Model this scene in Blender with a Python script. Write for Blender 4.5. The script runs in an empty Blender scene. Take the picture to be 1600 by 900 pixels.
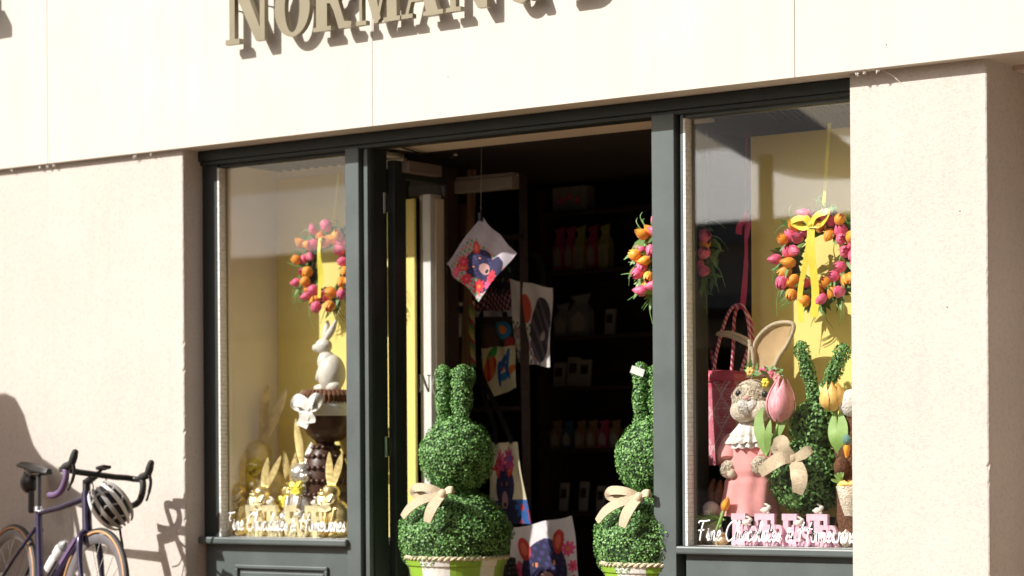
import bpy, bmesh, math, random
from mathutils import Vector, Matrix, Euler
from mathutils.geometry import delaunay_2d_cdt
random.seed(7)
PI = math.pi
sc = bpy.context.scene
C = sc.collection
# ------------------------------------------------------------------ camera, sky, sun, exposure
FPX, AL, RO, SH = 3778.0, math.radians(37), math.radians(0.36), 268.0
DIST = 10.9
CAM = Vector((DIST*math.sin(AL), -DIST*math.cos(AL), 1.0))
_F = Vector((-math.sin(AL), math.cos(AL), 0)); _R0 = Vector((math.cos(AL), math.sin(AL), 0)); _U0 = Vector((0, 0, 1))
_R = _R0*math.cos(RO) - _U0*math.sin(RO); _U = _R0*math.sin(RO) + _U0*math.cos(RO)
cd = bpy.data.cameras.new("camera"); cam = bpy.data.objects.new("camera", cd); C.objects.link(cam)
cam.matrix_world = Matrix(((_R.x, _U.x, -_F.x, CAM.x), (_R.y, _U.y, -_F.y, CAM.y), (_R.z, _U.z, -_F.z, CAM.z), (0, 0, 0, 1)))
cd.lens = FPX/1600*36; cd.sensor_width = 36; cd.shift_y = SH/1600; cd.clip_end = 500; cd.clip_start = 0.1
cd.dof.use_dof = True; cd.dof.focus_distance = 10.2; cd.dof.aperture_fstop = 2.0
sc.camera = cam
def W(px, py, Y):
    """point of the facade-parallel plane y = Y seen at that place of the photograph"""
    u = (px-800)/FPX; v = (450-py+SH)/FPX
    d = _F + _R*u + _U*v
    t = (Y-CAM.y)/d.y
    return CAM + d*t
def S(px, Y):
    p = W(px, 700, Y); return FPX/((p-CAM).dot(_F))
SUN = Vector((-0.66, -1.0, 0.94)).normalized()      # towards the sun
wd = bpy.data.worlds.new("World"); sc.world = wd; wd.use_nodes = True
nt = wd.node_tree; sky = nt.nodes.new("ShaderNodeTexSky"); sky.sky_type = 'NISHITA'; sky.sun_disc = False
sky.sun_elevation = math.asin(SUN.z); sky.sun_rotation = math.radians(213); sky.air_density = 1.0; sky.dust_density = 5.0
nt.links.new(sky.outputs[0], nt.nodes["Background"].inputs[0]); nt.nodes["Background"].inputs[1].default_value = 0.065
ld = bpy.data.lights.new("sun", 'SUN'); ld.energy = 5.0; ld.angle = math.radians(0.53); ld.color = (1.0, 0.96, 0.905)
sun = bpy.data.objects.new("sun", ld); C.objects.link(sun); sun.rotation_euler = SUN.to_track_quat('Z', 'Y').to_euler()
vs = sc.view_settings; vs.view_transform = 'Standard'; vs.look = 'None'; vs.gamma = 1; vs.exposure = 0.42; vs.use_curve_mapping = False

# ------------------------------------------------------------------ materials
def mat(name, col, rough=0.6, metal=0.0, var=0.0, scale=20.0, bump=0.0, bscale=60.0, spec=0.5, vcol=False, coat=0.0, col2=None, sheen=0.0, stretch=None, detail=4.0):
    m = bpy.data.materials.new(name); m.use_nodes = True
    t = m.node_tree; b = t.nodes["Principled BSDF"]; L = t.links
    b.inputs["Roughness"].default_value = rough; b.inputs["Metallic"].default_value = metal
    b.inputs["Specular IOR Level"].default_value = spec; b.inputs["Coat Weight"].default_value = coat
    b.inputs["Sheen Weight"].default_value = sheen
    b.inputs["Base Color"].default_value = (*col, 1)
    tc = t.nodes.new("ShaderNodeTexCoord"); src = tc.outputs["Object"]
    if stretch:
        mp = t.nodes.new("ShaderNodeMapping"); mp.inputs["Scale"].default_value = stretch; L.new(src, mp.inputs[0]); src = mp.outputs[0]
    if vcol:
        a = t.nodes.new("ShaderNodeVertexColor"); a.layer_name = "Col"; base = a.outputs[0]
    if var > 0 or col2:
        n = t.nodes.new("ShaderNodeTexNoise"); n.inputs["Scale"].default_value = scale; n.inputs["Detail"].default_value = detail; L.new(src, n.inputs["Vector"])
        r = t.nodes.new("ShaderNodeValToRGB"); r.color_ramp.elements[0].position = 0.33; r.color_ramp.elements[1].position = 0.67
        c2 = col2 or tuple(min(1, c*(1+var)) for c in col); c1 = col if col2 else tuple(c*(1-var) for c in col)
        if vcol: c1 = (1-var,)*3; c2 = (1, 1, 1)
        r.color_ramp.elements[0].color = (*c1, 1); r.color_ramp.elements[1].color = (*c2, 1)
        L.new(n.outputs[0], r.inputs[0])
        if vcol:
            mx = t.nodes.new("ShaderNodeMix"); mx.data_type = 'RGBA'; mx.blend_type = 'MULTIPLY'; mx.inputs[0].default_value = 1
            L.new(base, mx.inputs[6]); L.new(r.outputs[0], mx.inputs[7]); L.new(mx.outputs[2], b.inputs["Base Color"])
        else: L.new(r.outputs[0], b.inputs["Base Color"])
    elif vcol: L.new(base, b.inputs["Base Color"])
    if bump > 0:
        n = t.nodes.new("ShaderNodeTexNoise"); n.inputs["Scale"].default_value = bscale; n.inputs["Detail"].default_value = 5; L.new(src, n.inputs["Vector"])
        bp = t.nodes.new("ShaderNodeBump"); bp.inputs["Strength"].default_value = bump; bp.inputs["Distance"].default_value = 0.01
        L.new(n.outputs[0], bp.inputs["Height"]); L.new(bp.outputs[0], b.inputs["Normal"])
    return m
def stucco(name, col, speck, bump, bscale):
    m = mat(name, col, 0.9, spec=0.2, bump=bump, bscale=bscale); t = m.node_tree; L = t.links; b = t.nodes["Principled BSDF"]
    tc = t.nodes.new("ShaderNodeTexCoord")
    n1 = t.nodes.new("ShaderNodeTexNoise"); n1.inputs["Scale"].default_value = 2.2; n1.inputs["Detail"].default_value = 6; L.new(tc.outputs["Object"], n1.inputs[0])
    r1 = t.nodes.new("ShaderNodeValToRGB"); r1.color_ramp.elements[0].position = 0.3; r1.color_ramp.elements[1].position = 0.7
    r1.color_ramp.elements[0].color = (*[c*0.93 for c in col], 1); r1.color_ramp.elements[1].color = (*col, 1); L.new(n1.outputs[0], r1.inputs[0])
    n2 = t.nodes.new("ShaderNodeTexNoise"); n2.inputs["Scale"].default_value = 75; n2.inputs["Detail"].default_value = 3; L.new(tc.outputs["Object"], n2.inputs[0])
    r2 = t.nodes.new("ShaderNodeValToRGB"); r2.color_ramp.elements[0].position = 0.30; r2.color_ramp.elements[1].position = 0.52
    r2.color_ramp.elements[0].color = (*[1-speck]*3, 1); r2.color_ramp.elements[1].color = (1, 1, 1, 1); L.new(n2.outputs[0], r2.inputs[0])
    # vertical rain streaks
    mp = t.nodes.new("ShaderNodeMapping"); mp.inputs["Scale"].default_value = (9, 9, 0.5); L.new(tc.outputs["Object"], mp.inputs[0])
    n3 = t.nodes.new("ShaderNodeTexNoise"); n3.inputs["Scale"].default_value = 1.4; n3.inputs["Detail"].default_value = 5; L.new(mp.outputs[0], n3.inputs[0])
    r3 = t.nodes.new("ShaderNodeValToRGB"); r3.color_ramp.elements[0].position = 0.3; r3.color_ramp.elements[1].position = 0.6
    r3.color_ramp.elements[0].color = (.97, .965, .955, 1); r3.color_ramp.elements[1].color = (1, 1, 1, 1); L.new(n3.outputs[0], r3.inputs[0])
    m1 = t.nodes.new("ShaderNodeMix"); m1.data_type = 'RGBA'; m1.blend_type = 'MULTIPLY'; m1.inputs[0].default_value = 1
    m2 = t.nodes.new("ShaderNodeMix"); m2.data_type = 'RGBA'; m2.blend_type = 'MULTIPLY'; m2.inputs[0].default_value = 1
    L.new(r1.outputs[0], m1.inputs[6]); L.new(r2.outputs[0], m1.inputs[7]); L.new(m1.outputs[2], m2.inputs[6]); L.new(r3.outputs[0], m2.inputs[7]); L.new(m2.outputs[2], b.inputs["Base Color"])
    return m
def glassmat(name, tint=(0.98, 0.985, 0.98), gain=1.0):
    m = bpy.data.materials.new(name); m.use_nodes = True; t = m.node_tree; L = t.links; t.nodes.remove(t.nodes["Principled BSDF"])
    o = t.nodes["Material Output"]; tr = t.nodes.new("ShaderNodeBsdfTransparent"); tr.inputs[0].default_value = (*tint, 1)
    gl = t.nodes.new("ShaderNodeBsdfGlossy"); gl.inputs["Roughness"].default_value = 0.0
    ge = t.nodes.new("ShaderNodeNewGeometry"); dt = t.nodes.new("ShaderNodeVectorMath"); dt.operation = 'DOT_PRODUCT'
    L.new(ge.outputs["Normal"], dt.inputs[0]); L.new(ge.outputs["Incoming"], dt.inputs[1])
    def mth(op, a, b=0.0):
        n = t.nodes.new("ShaderNodeMath"); n.operation = op
        for i, x in enumerate((a, b)):
            if hasattr(x, 'links'): L.new(x, n.inputs[i])
            else: n.inputs[i].default_value = x
        return n.outputs[0]
    c = mth('ABSOLUTE', dt.outputs["Value"]); p5 = mth('POWER', mth('SUBTRACT', 1.0, c), 5.0)     # Schlick's reflectance, same from both sides
    mu = mth('MULTIPLY', mth('ADD', mth('MULTIPLY', p5, 0.96), 0.043), gain)
    mx = t.nodes.new("ShaderNodeMixShader"); L.new(mu, mx.inputs[0]); L.new(tr.outputs[0], mx.inputs[1]); L.new(gl.outputs[0], mx.inputs[2]); L.new(mx.outputs[0], o.inputs[0])
    return m
M = {}
M['fascia'] = stucco("painted_render", (.675, .635, .57), 0.02, 0.05, 60)
M['stucco'] = stucco("rough_stucco", (.635, .58, .525), 0.12, 0.22, 150)
M['frame'] = mat("grey_green_paint", (.088, .109, .107), 0.45, var=0.16, scale=3.5, bump=0.05, bscale=30, detail=9)
M['framedark'] = mat("shaded_dark_paint", (.022, .030, .028), 0.5, var=0.1, scale=9)  # grey green frame paint, darkened in colour for the parts in shade
M['glass'] = glassmat("window_glass", gain=1.8)
M['doorglass'] = glassmat('door_glass', gain=0.8)
M['cream'] = mat("cream_paint", (.70, .62, .50), 0.7, var=0.04, scale=5)
M['soffit'] = mat("pale_soffit_paint", (.72, .64, .55), 0.8, var=0.04)
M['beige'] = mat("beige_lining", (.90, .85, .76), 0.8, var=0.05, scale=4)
M['yellow'] = mat("yellow_board", (.92, .77, .25), 0.75, var=0.03, scale=5)
M['bead'] = mat("pale_window_bead", (.75, .75, .70), 0.6, var=0.15, scale=60)
M['white'] = mat("white_enamel", (.78, .78, .76), 0.4, var=0.03)
M['wood'] = mat("pale_timber", (.28, .15, .07), 0.6, var=0.35, scale=3, stretch=(14, 14, 1))
M['darkwood'] = mat("dark_timber", (.035, .018, .012), 0.6, var=0.3, scale=4, stretch=(1, 10, 10))
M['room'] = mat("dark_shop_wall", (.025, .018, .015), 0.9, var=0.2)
M['floor'] = mat("shop_floorboards", (.46, .33, .20), 0.6, var=0.2, stretch=(1, 9, 1))
M['brass'] = mat("bronze_letter_paint", (.27, .24, .165), 0.38, metal=0.3, var=0.06, scale=8)
M['gold'] = mat("gold_leaf", (.90, .70, .32), 0.30, metal=0.75, var=0.18, scale=18, bump=0.25, bscale=45)
M['palegold'] = mat("pale_gold", (.90, .78, .48), 0.4, metal=0.35, var=0.15, scale=30, bump=0.2, bscale=70)
M['oldgold'] = mat("antique_gold", (.82, .66, .36), 0.4, metal=0.4, var=0.3, scale=12, bump=0.3, bscale=30)
M['silver'] = mat("silver_leaf", (.80, .78, .74), 0.25, metal=0.75, var=0.15, bump=0.3, bscale=40)
M['choc'] = mat("chocolate", (.075, .03, .018), 0.38, var=0.15, bump=0.15, bscale=30)
M['chocpale'] = mat("milk_chocolate", (.19, .085, .045), 0.5, var=0.15)
M['ceramic'] = mat("white_ceramic", (.78, .74, .66), 0.35, var=0.04, bump=0.2, bscale=60)
M['satin'] = mat("white_satin", (.82, .80, .76), 0.4, var=0.03)
M['black'] = mat("black_plastic", (.012, .012, .013), 0.35)
M['rubber'] = mat("black_rubber", (.02, .019, .019), 0.6, var=0.1)
M['tan'] = mat("tan_sidewall", (.55, .30, .14), 0.7, var=0.08)
M['purple'] = mat("dark_violet_paint", (.030, .022, .065), 0.22, metal=0.4, coat=0.6, var=0.1)
M['lilac'] = mat("lilac_bar_tape", (.13, .075, .17), 0.6, var=0.1)
M['carbon'] = mat("black_rim", (.03, .03, .034), 0.3, coat=0.3)
M['rimgrey'] = mat("grey_rim", (.16, .15, .16), 0.35, coat=0.3, var=.1)
M['steel'] = mat("bright_steel", (.6, .6, .6), 0.25, metal=1)
M['bottle'] = mat("white_bottle_plastic", (.78, .78, .78), 0.35)
M['bottlecap'] = mat("grey_bottle_cap", (.35, .35, .36), 0.4)
M['pink'] = mat("pink_painted_wood", (.86, .55, .66), 0.5, var=0.08, scale=30, bump=0.15, bscale=80)
M['dress'] = mat("coral_pink_cotton", (.86, .38, .37), 0.85, var=0.10, scale=9, bump=0.15, bscale=25, sheen=.3)
M['fur'] = mat("speckled_tan_fur", (.66, .54, .38), 0.95, col2=(.86, .79, .66), scale=90, bump=1.0, bscale=130, sheen=.4)
M['whitefur'] = mat("white_fur", (.80, .77, .72), 0.95, var=0.05, scale=70, bump=0.9, bscale=110, sheen=.4)
M['brownfur'] = mat("brown_bristle", (.16, .07, .035), 0.95, var=0.3, scale=60, bump=1, bscale=100)
M['lace'] = mat("white_lace", (.80, .78, .72), 0.85, var=0.12, scale=80, bump=0.5, bscale=90)
M['burlap'] = mat("beige_burlap", (.56, .46, .32), 0.9, var=0.12, scale=120, bump=0.35, bscale=160)
M['felt'] = mat("tan_felt", (.55, .38, .20), 0.9, var=0.06)
M['rope'] = mat("twisted_cream_rope", (.62, .55, .38), 0.85, var=0.2, scale=60, bump=0.5, bscale=80)
M['leafA'] = mat("boxwood_leaf", (.10, .25, .06), 0.48, col2=(.24, .46, .15), scale=24, spec=0.35)
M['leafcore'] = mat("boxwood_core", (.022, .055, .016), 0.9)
M['potgreen'] = mat("green_check_glaze", (.26, .45, .045), 0.3, var=.05)
M['potwhite'] = mat("white_check_glaze", (.78, .77, .72), 0.3, var=.03)
M['blade'] = mat("tulip_leaf", (.10, .24, .05), 0.5, col2=(.20, .36, .10), scale=14)
M['paleleaf'] = mat("pale_tulip_leaf", (.24, .42, .10), 0.5, col2=(.34, .52, .16), scale=20)
M['tpink'] = mat("magenta_tulip", (.72, .05, .16), 0.5, col2=(.86, .22, .36), scale=40, sheen=.2)
M['torange'] = mat("orange_tulip", (.93, .28, .015), 0.5, col2=(.95, .50, .05), scale=40, sheen=.2)
M['tlight'] = mat("soft_pink_tulip", (.80, .28, .36), 0.5, col2=(.90, .50, .52), scale=30, stretch=(4, 4, .6))
M['tyellow'] = mat("apricot_tulip", (.90, .50, .09), 0.5, col2=(.95, .68, .25), scale=25)
M['ribbon'] = mat("yellow_satin_ribbon", (.86, .74, .08), 0.4, var=0.05)
M['redribbon'] = mat("crimson_ribbon", (.62, .03, .12), 0.5, var=0.08)
M['script'] = mat("white_vinyl_lettering", (.85, .85, .85), 0.5)
M['goldvinyl'] = mat("pale_vinyl_lettering", (.88, .86, .78), 0.4)
M['vc'] = mat("printed_cotton", (1, 1, 1), 0.85, vcol=True, var=0.10, scale=9, bump=.08, bscale=30)
M['vcweave'] = mat("woven_plastic", (1, 1, 1), 0.35, vcol=True, bump=.5, bscale=70)
M['paper'] = mat("card_stock", (.34, .31, .26), 0.7, var=0.05)
M['pavement'] = mat("warm_paving", (.145, .085, .042), 0.85, var=0.12, scale=3, bump=.1)
M['asphalt'] = mat("asphalt", (.05, .05, .05), 0.9, var=0.2, scale=30)
M['farwall'] = stucco("pale_far_render", (.66, .58, .48), .02, .03, 30)
M['darkglass'] = mat("dark_window_glass", (.01, .012, .014), 0.08)
M['roofmetal'] = mat("grey_roof_metal", (.30, .30, .30), 0.5, var=.1)

# ------------------------------------------------------------------ mesh helpers
def rotm(e): return Euler(e).to_matrix()
class MB:
    def __init__(s): s.v = []; s.f = []; s.mi = []; s.col = None
    def add(s, v, f, mi=0):
        o = len(s.v); s.v += [Vector(p) for p in v]; s.f += [tuple(i+o for i in q) for q in f]; s.mi += [mi]*len(f); return s
    def box(s, c, size, rot=None, mi=0):
        c = Vector(c); h = Vector(size)/2; R = rot if isinstance(rot, Matrix) else (rotm(rot) if rot else Matrix.Identity(3))
        v = [c + R @ Vector((x*h.x, y*h.y, z*h.z)) for x in (-1, 1) for y in (-1, 1) for z in (-1, 1)]
        return s.add(v, [(0, 1, 3, 2), (4, 6, 7, 5), (0, 4, 5, 1), (2, 3, 7, 6), (0, 2, 6, 4), (1, 5, 7, 3)], mi)
    def bx(s, x0, x1, y0, y1, z0, z1, mi=0): return s.box(((x0+x1)/2, (y0+y1)/2, (z0+z1)/2), (abs(x1-x0), abs(y1-y0), abs(z1-z0)), None, mi)
    def tube(s, pts, r, n=10, mi=0, cap=True, flat=None):
        pts = [Vector(p) for p in pts]; k = len(pts); rs = r if isinstance(r, (list, tuple)) else [r]*k
        up = None; rings = []
        for i, p in enumerate(pts):
            t = (pts[min(i+1, k-1)] - pts[max(i-1, 0)]).normalized()
            if up is None: up = Vector((0, 0, 1)) if abs(t.z) < 0.9 else Vector((0, 1, 0))
            a = t.cross(up).normalized(); up = a.cross(t).normalized()
            fl = flat or 1.0
            rings.append([p + (a*math.cos(2*PI*j/n) + up*math.sin(2*PI*j/n)*fl)*rs[i] for j in range(n)])
        v = [q for ring in rings for q in ring]; f = []
        for i in range(k-1):
            for j in range(n): f.append((i*n+j, i*n+(j+1) % n, (i+1)*n+(j+1) % n, (i+1)*n+j))
        if cap: f.append(tuple(range(n))[::-1]); f.append(tuple((k-1)*n+j for j in range(n)))
        return s.add(v, f, mi)
    def ball(s, c, r, rot=None, nu=16, nv=10, mi=0, fn=None):
        c = Vector(c); r = Vector((r, r, r)) if not hasattr(r, '__len__') else Vector(r); R = rotm(rot) if rot else Matrix.Identity(3)
        v = []; f = []
        for i in range(nv+1):
            th = PI*i/nv
            for j in range(nu):
                ph = 2*PI*j/nu; d = Vector((math.sin(th)*math.cos(ph), math.sin(th)*math.sin(ph), math.cos(th)))
                k = fn(th, ph) if fn else 1.0
                v.append(c + R @ Vector((d.x*r.x*k, d.y*r.y*k, d.z*r.z*k)))
        for i in range(nv):
            for j in range(nu): f.append((i*nu+j, (i+1)*nu+j, (i+1)*nu+(j+1) % nu, i*nu+(j+1) % nu))
        return s.add(v, f, mi)
    def lathe(s, prof, c=(0, 0, 0), n=24, mi=0, R=None, mfn=None):
        c = Vector(c); R = R or Matrix.Identity(3); v = []; f = []; k = len(prof)
        for (r, z) in prof:
            for j in range(n): v.append(c + R @ Vector((r*math.cos(2*PI*j/n), r*math.sin(2*PI*j/n), z)))
        o = len(s.v); s.v += v
        for i in range(k-1):
            for j in range(n):
                s.f.append((o+i*n+j, o+i*n+(j+1) % n, o+(i+1)*n+(j+1) % n, o+(i+1)*n+j)); s.mi.append(mfn(i, j) if mfn else mi)
        return s
    def torus(s, c, R0, r, R=None, n=40, m=10, mi=0, sx=1.0):
        c = Vector(c); R = R or Matrix.Identity(3); v = []; f = []
        for i in range(n):
            a = 2*PI*i/n
            for j in range(m):
                b = 2*PI*j/m; q = R0 + r*math.cos(b); v.append(c + R @ Vector((q*math.cos(a), q*math.sin(a), r*math.sin(b)*sx)))
        for i in range(n):
            for j in range(m): f.append((i*m+j, ((i+1) % n)*m+j, ((i+1) % n)*m+(j+1) % m, i*m+(j+1) % m))
        return s.add(v, f, mi)
    def strip(s, pts, w, nrm, th=0.002, mi=0):
        """ribbon along pts, width list w, broad side facing nrm"""
        pts = [Vector(p) for p in pts]; k = len(pts); ws = w if isinstance(w, (list, tuple)) else [w]*k
        v = []; f = []; nr = nrm if isinstance(nrm, list) else [Vector(nrm)]*k
        for i, p in enumerate(pts):
            t = (pts[min(i+1, k-1)] - pts[max(i-1, 0)]).normalized(); nn = Vector(nr[i]); a = t.cross(nn).normalized(); b = a.cross(t).normalized()*(th/2)
            for (x, y) in ((-1, -1), (1, -1), (1, 1), (-1, 1)): v.append(p + a*(x*ws[i]/2) + b*y)
        for i in range(k-1):
            for j in range(4): f.append((i*4+j, i*4+(j+1) % 4, (i+1)*4+(j+1) % 4, (i+1)*4+j))
        f.append((0, 1, 2, 3)); f.append(tuple((k-1)*4+j for j in (3, 2, 1, 0)))
        return s.add(v, f, mi)
    def build(s, name, m, parent=None, smooth=False, bevel=0.0, label=None, loc=None, sub=0):
        me = bpy.data.meshes.new(name)
        off = Vector(loc) if loc is not None else Vector((0, 0, 0))
        me.from_pydata([p-off for p in s.v], [], s.f)
        ms = m if isinstance(m, (list, tuple)) else [m]
        for q in ms: me.materials.append(M[q] if isinstance(q, str) else q)
        if len(ms) > 1: me.polygons.foreach_set('material_index', s.mi)
        bm = bmesh.new(); bm.from_mesh(me); bmesh.ops.recalc_face_normals(bm, faces=bm.faces); bm.to_mesh(me); bm.free()
        if smooth: me.shade_smooth(); me.set_sharp_from_angle(angle=math.radians(48))
        if s.col:
            a = me.color_attributes.new("Col", 'FLOAT_COLOR', 'POINT'); a.data.foreach_set('color', [x for c in s.col for x in (*c, 1)])
        o = bpy.data.objects.new(name, me); C.objects.link(o)
        if loc is not None: o.location = off
        if parent: o.parent = parent
        if label: o['label'] = label
        if bevel:
            b = o.modifiers.new("bevel", 'BEVEL'); b.width = bevel; b.segments = 2; b.limit_method = 'ANGLE'
        if sub:
            b = o.modifiers.new("sub", 'SUBSURF'); b.levels = sub; b.render_levels = sub
        return o
def thing(name, loc, label, cat, group=None, rotz=0.0):
    o = bpy.data.objects.new(name, None); C.objects.link(o); o.location = loc; o.rotation_euler = (0, 0, rotz); o.empty_display_size = .1
    o['label'] = label; o['category'] = cat
    if group: o['group'] = group
    return o
def tag(o, label, cat, group=None):
    o['label'] = label; o['category'] = cat
    if group: o['group'] = group
    return o
def struct(o): o['kind'] = 'structure'; return o
def dup(root, loc, label=None, rotz=None, scale=None):
    r = root.copy(); C.objects.link(r); r.location = loc
    if label: r['label'] = label
    if rotz is not None: r.rotation_euler = (0, 0, rotz)
    if scale: r.scale = (scale,)*3
    for ch in list(root.children):
        c = ch.copy(); C.objects.link(c); c.parent = r
        for g in list(ch.children):
            d = g.copy(); C.objects.link(d); d.parent = c
    return r
def inpoly(x, y, P):
    c = False; n = len(P); j = n-1
    for i in range(n):
        xi, yi = P[i]; xj, yj = P[j]
        if (yi > y) != (yj > y) and x < (xj-xi)*(y-yi)/(yj-yi)+xi: c = not c
        j = i
    return c
def ell(cx, cy, rx, ry, n=28, a0=0, a1=2*PI, rot=0):
    full = abs(a1-a0-2*PI) < 1e-6; k = n if full else n+1
    out = []
    for i in range(k):
        a = a0+(a1-a0)*i/n; x = rx*math.cos(a); y = ry*math.sin(a)
        out.append((cx+x*math.cos(rot)-y*math.sin(rot), cy+x*math.sin(rot)+y*math.cos(rot)))
    return out
def rect(x0, y0, x1, y1): return [(x0, y0), (x1, y0), (x1, y1), (x0, y1)]
def stroke(pts, w):
    out = []
    for (a, b) in zip(pts, pts[1:]):
        d = Vector((b[0]-a[0], b[1]-a[1])); L = d.length
        if L < 1e-6: continue
        n = Vector((-d.y, d.x))/L*w/2
        out.append([(a[0]+n.x, a[1]+n.y), (a[0]-n.x, a[1]-n.y), (b[0]-n.x, b[1]-n.y), (b[0]+n.x, b[1]+n.y)])
    for p in pts: out.append(ell(p[0], p[1], w/2, w/2, 8, rot=.2))
    return out
def glyph(mb, add, sub, fn, d0, d1, mi=0):
    """solid of a union of 2D polygons minus others; fn(x, y, d) -> 3D point, from depth d0 to d1"""
    V = []; E = []
    for P in add+sub:
        o = len(V); V += [Vector((p[0]+random.uniform(-1e-5, 1e-5), p[1]+random.uniform(-1e-5, 1e-5))) for p in P]; E += [(o+i, o+(i+1) % len(P)) for i in range(len(P))]
    r = delaunay_2d_cdt(V, E, [], 0, 1e-6); vv = r[0]; tri = []
    for f in r[2]:
        cx = sum(vv[i].x for i in f)/len(f); cy = sum(vv[i].y for i in f)/len(f)
        if any(inpoly(cx, cy, P) for P in add) and not any(inpoly(cx, cy, P) for P in sub): tri.append(tuple(f))
    n = len(vv); ed = {}
    for f in tri:
        for a, b in zip(f, f[1:]+f[:1]): ed[(a, b)] = 1
    v = [fn(p.x, p.y, d0) for p in vv] + [fn(p.x, p.y, d1) for p in vv]
    F = [f for f in tri] + [tuple(i+n for i in f[::-1]) for f in tri]
    for (a, b) in ed:
        if (b, a) not in ed: F.append((a, b, b+n, a+n))
    # drop unused vertices
    used = sorted({i for f in F for i in f}); mp = {u: i for i, u in enumerate(used)}
    mb.add([v[u] for u in used], [tuple(mp[i] for i in f) for f in F], mi)
def lerp(a, b, t): return a+(b-a)*t
def catmull(pts, k=6):
    P = [Vector(p) for p in pts]; out = []
    for i in range(len(P)-1):
        p0 = P[max(i-1, 0)]; p1 = P[i]; p2 = P[i+1]; p3 = P[min(i+2, len(P)-1)]
        for j in range(k):
            t = j/k; out.append(0.5*((2*p1)+(p2-p0)*t+(2*p0-5*p1+4*p2-p3)*t*t+(3*p1-p0-3*p2+p3)*t*t*t))
    out.append(P[-1]); return out
# ------------------------------------------------------------------ setting
def X(px, Y): return W(px, 600, Y).x
def Z(px, py, Y): return W(px, py, Y).z
def P(mb, name, m, t, **k):
    """build a mesh given in world coordinates as a part of thing t (or of a part of it)"""
    r = t
    while r.parent: r = r.parent
    o = Vector(r.location)
    mb.v = [v-o for v in mb.v]
    return mb.build(name, m, t, **k)
ZL, ZS = 2.574, 0.62
YF, YG = 0.17, 0.205
g = MB(); g.bx(-60, 60, -4.0, 12, -0.3, 0.0); struct(g.build('pavement', 'pavement'))
g = MB(); g.bx(-60, 60, -13, -4.0, -0.4, -0.12); struct(g.build('road', 'asphalt'))
g = MB(); g.bx(-60, 60, -4.15, -4.004, -0.4, 0.003); struct(g.build('kerb', 'pavement', bevel=.01))
g = MB(); g.bx(-60, 60, -60, -13.004, -0.4, 0.0); struct(g.build('far_pavement', 'pavement'))
g = MB()
for x0 in range(-30, 30, 5): g.bx(x0, x0+2.2, -8.6, -8.48, -.121, -.116)
struct(g.build('road_marking', 'white'))

# the shop building
bl = thing('shop_building', (0, .6, 0), 'cream rendered shop building with rough pillars under a smooth fascia band', 'building')
XL = -2.09; XR0 = X(1331, .062); XR1 = X(1545, .062)
f = MB()
joints = [X(77, 0), X(585, 0), X(1245, 0)]
edges = [-9] + joints + [7]
for a, b in zip(edges, edges[1:]): f.bx(a+.0012, b-.0012, 0, .30, ZL, 5.2)
P(f, 'fascia', 'fascia', bl, bevel=.002)
f = MB(); f.bx(-9, 7, .006, .29, ZL+.004, 5.1); P(f, 'fascia_backing', 'fascia', bl)
f = MB(); f.bx(-9, 7, -.25, 7, 5.2, 5.45); P(f, 'roof', 'roofmetal', bl)
def ragged_wall(x0, x1, y0, y1, z0, z1, seed):
    """a wall block whose visible corner is slightly chipped"""
    m = MB(); rnd = random.Random(seed); n = 150; v = []
    for i in range(n+1):
        z = z0+(z1-z0)*i/n; j = abs(rnd.gauss(0, .0012)) + (.006 if rnd.random() < .02 else 0); k = abs(rnd.gauss(0, .0012))
        v += [(x0, y0, z), (x1-.007-j, y0, z), (x1-.002-j*.6, y0+.002+j*.5, z), (x1, y0+.007+k, z), (x1, y1, z), (x0, y1, z)]
    f = [(i*6+q, i*6+(q+1) % 6, (i+1)*6+(q+1) % 6, (i+1)*6+q) for i in range(n) for q in range(6)] + [tuple(range(6)), tuple(n*6+q for q in range(6))]
    return m.add(v, f)
P(ragged_wall(-9, XL, .034, .62, 0, ZL, 1), 'wall', 'stucco', bl)
P(ragged_wall(XR0, XR1, .062, .62, 0, ZL, 2), 'pillar', 'stucco', bl)
f = MB(); f.bx(XR1+.002, 7, .622, .8, 0, ZL+.2); P(f, 'recessed_wall', 'stucco', bl)
f = MB(); f.bx(XR1+.8, 7, .9, 1, 0, ZL)
f = MB(); f.bx(XR1+.002, 7, .302, .62, ZL-.02, ZL+.2); P(f, 'recess_ceiling', 'soffit', bl)
# interior shell
f = MB(); f.bx(-2.4, 2.6, .68, 4.6, .02, .12); P(f, 'shop_floor', 'floor', bl)
f = MB(); f.bx(-.90, .72, .14, .68, .02, .12); P(f, 'threshold', 'pavement', bl)
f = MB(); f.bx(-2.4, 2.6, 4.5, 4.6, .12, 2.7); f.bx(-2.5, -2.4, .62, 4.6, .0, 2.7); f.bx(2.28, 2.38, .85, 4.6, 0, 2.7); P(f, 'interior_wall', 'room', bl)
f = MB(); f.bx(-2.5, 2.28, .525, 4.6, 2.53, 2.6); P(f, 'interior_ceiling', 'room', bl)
f = MB(); f.bx(-.95, .76, .262, .52, 2.5095, 2.527); P(f, 'door_soffit', 'soffit', bl)
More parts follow.
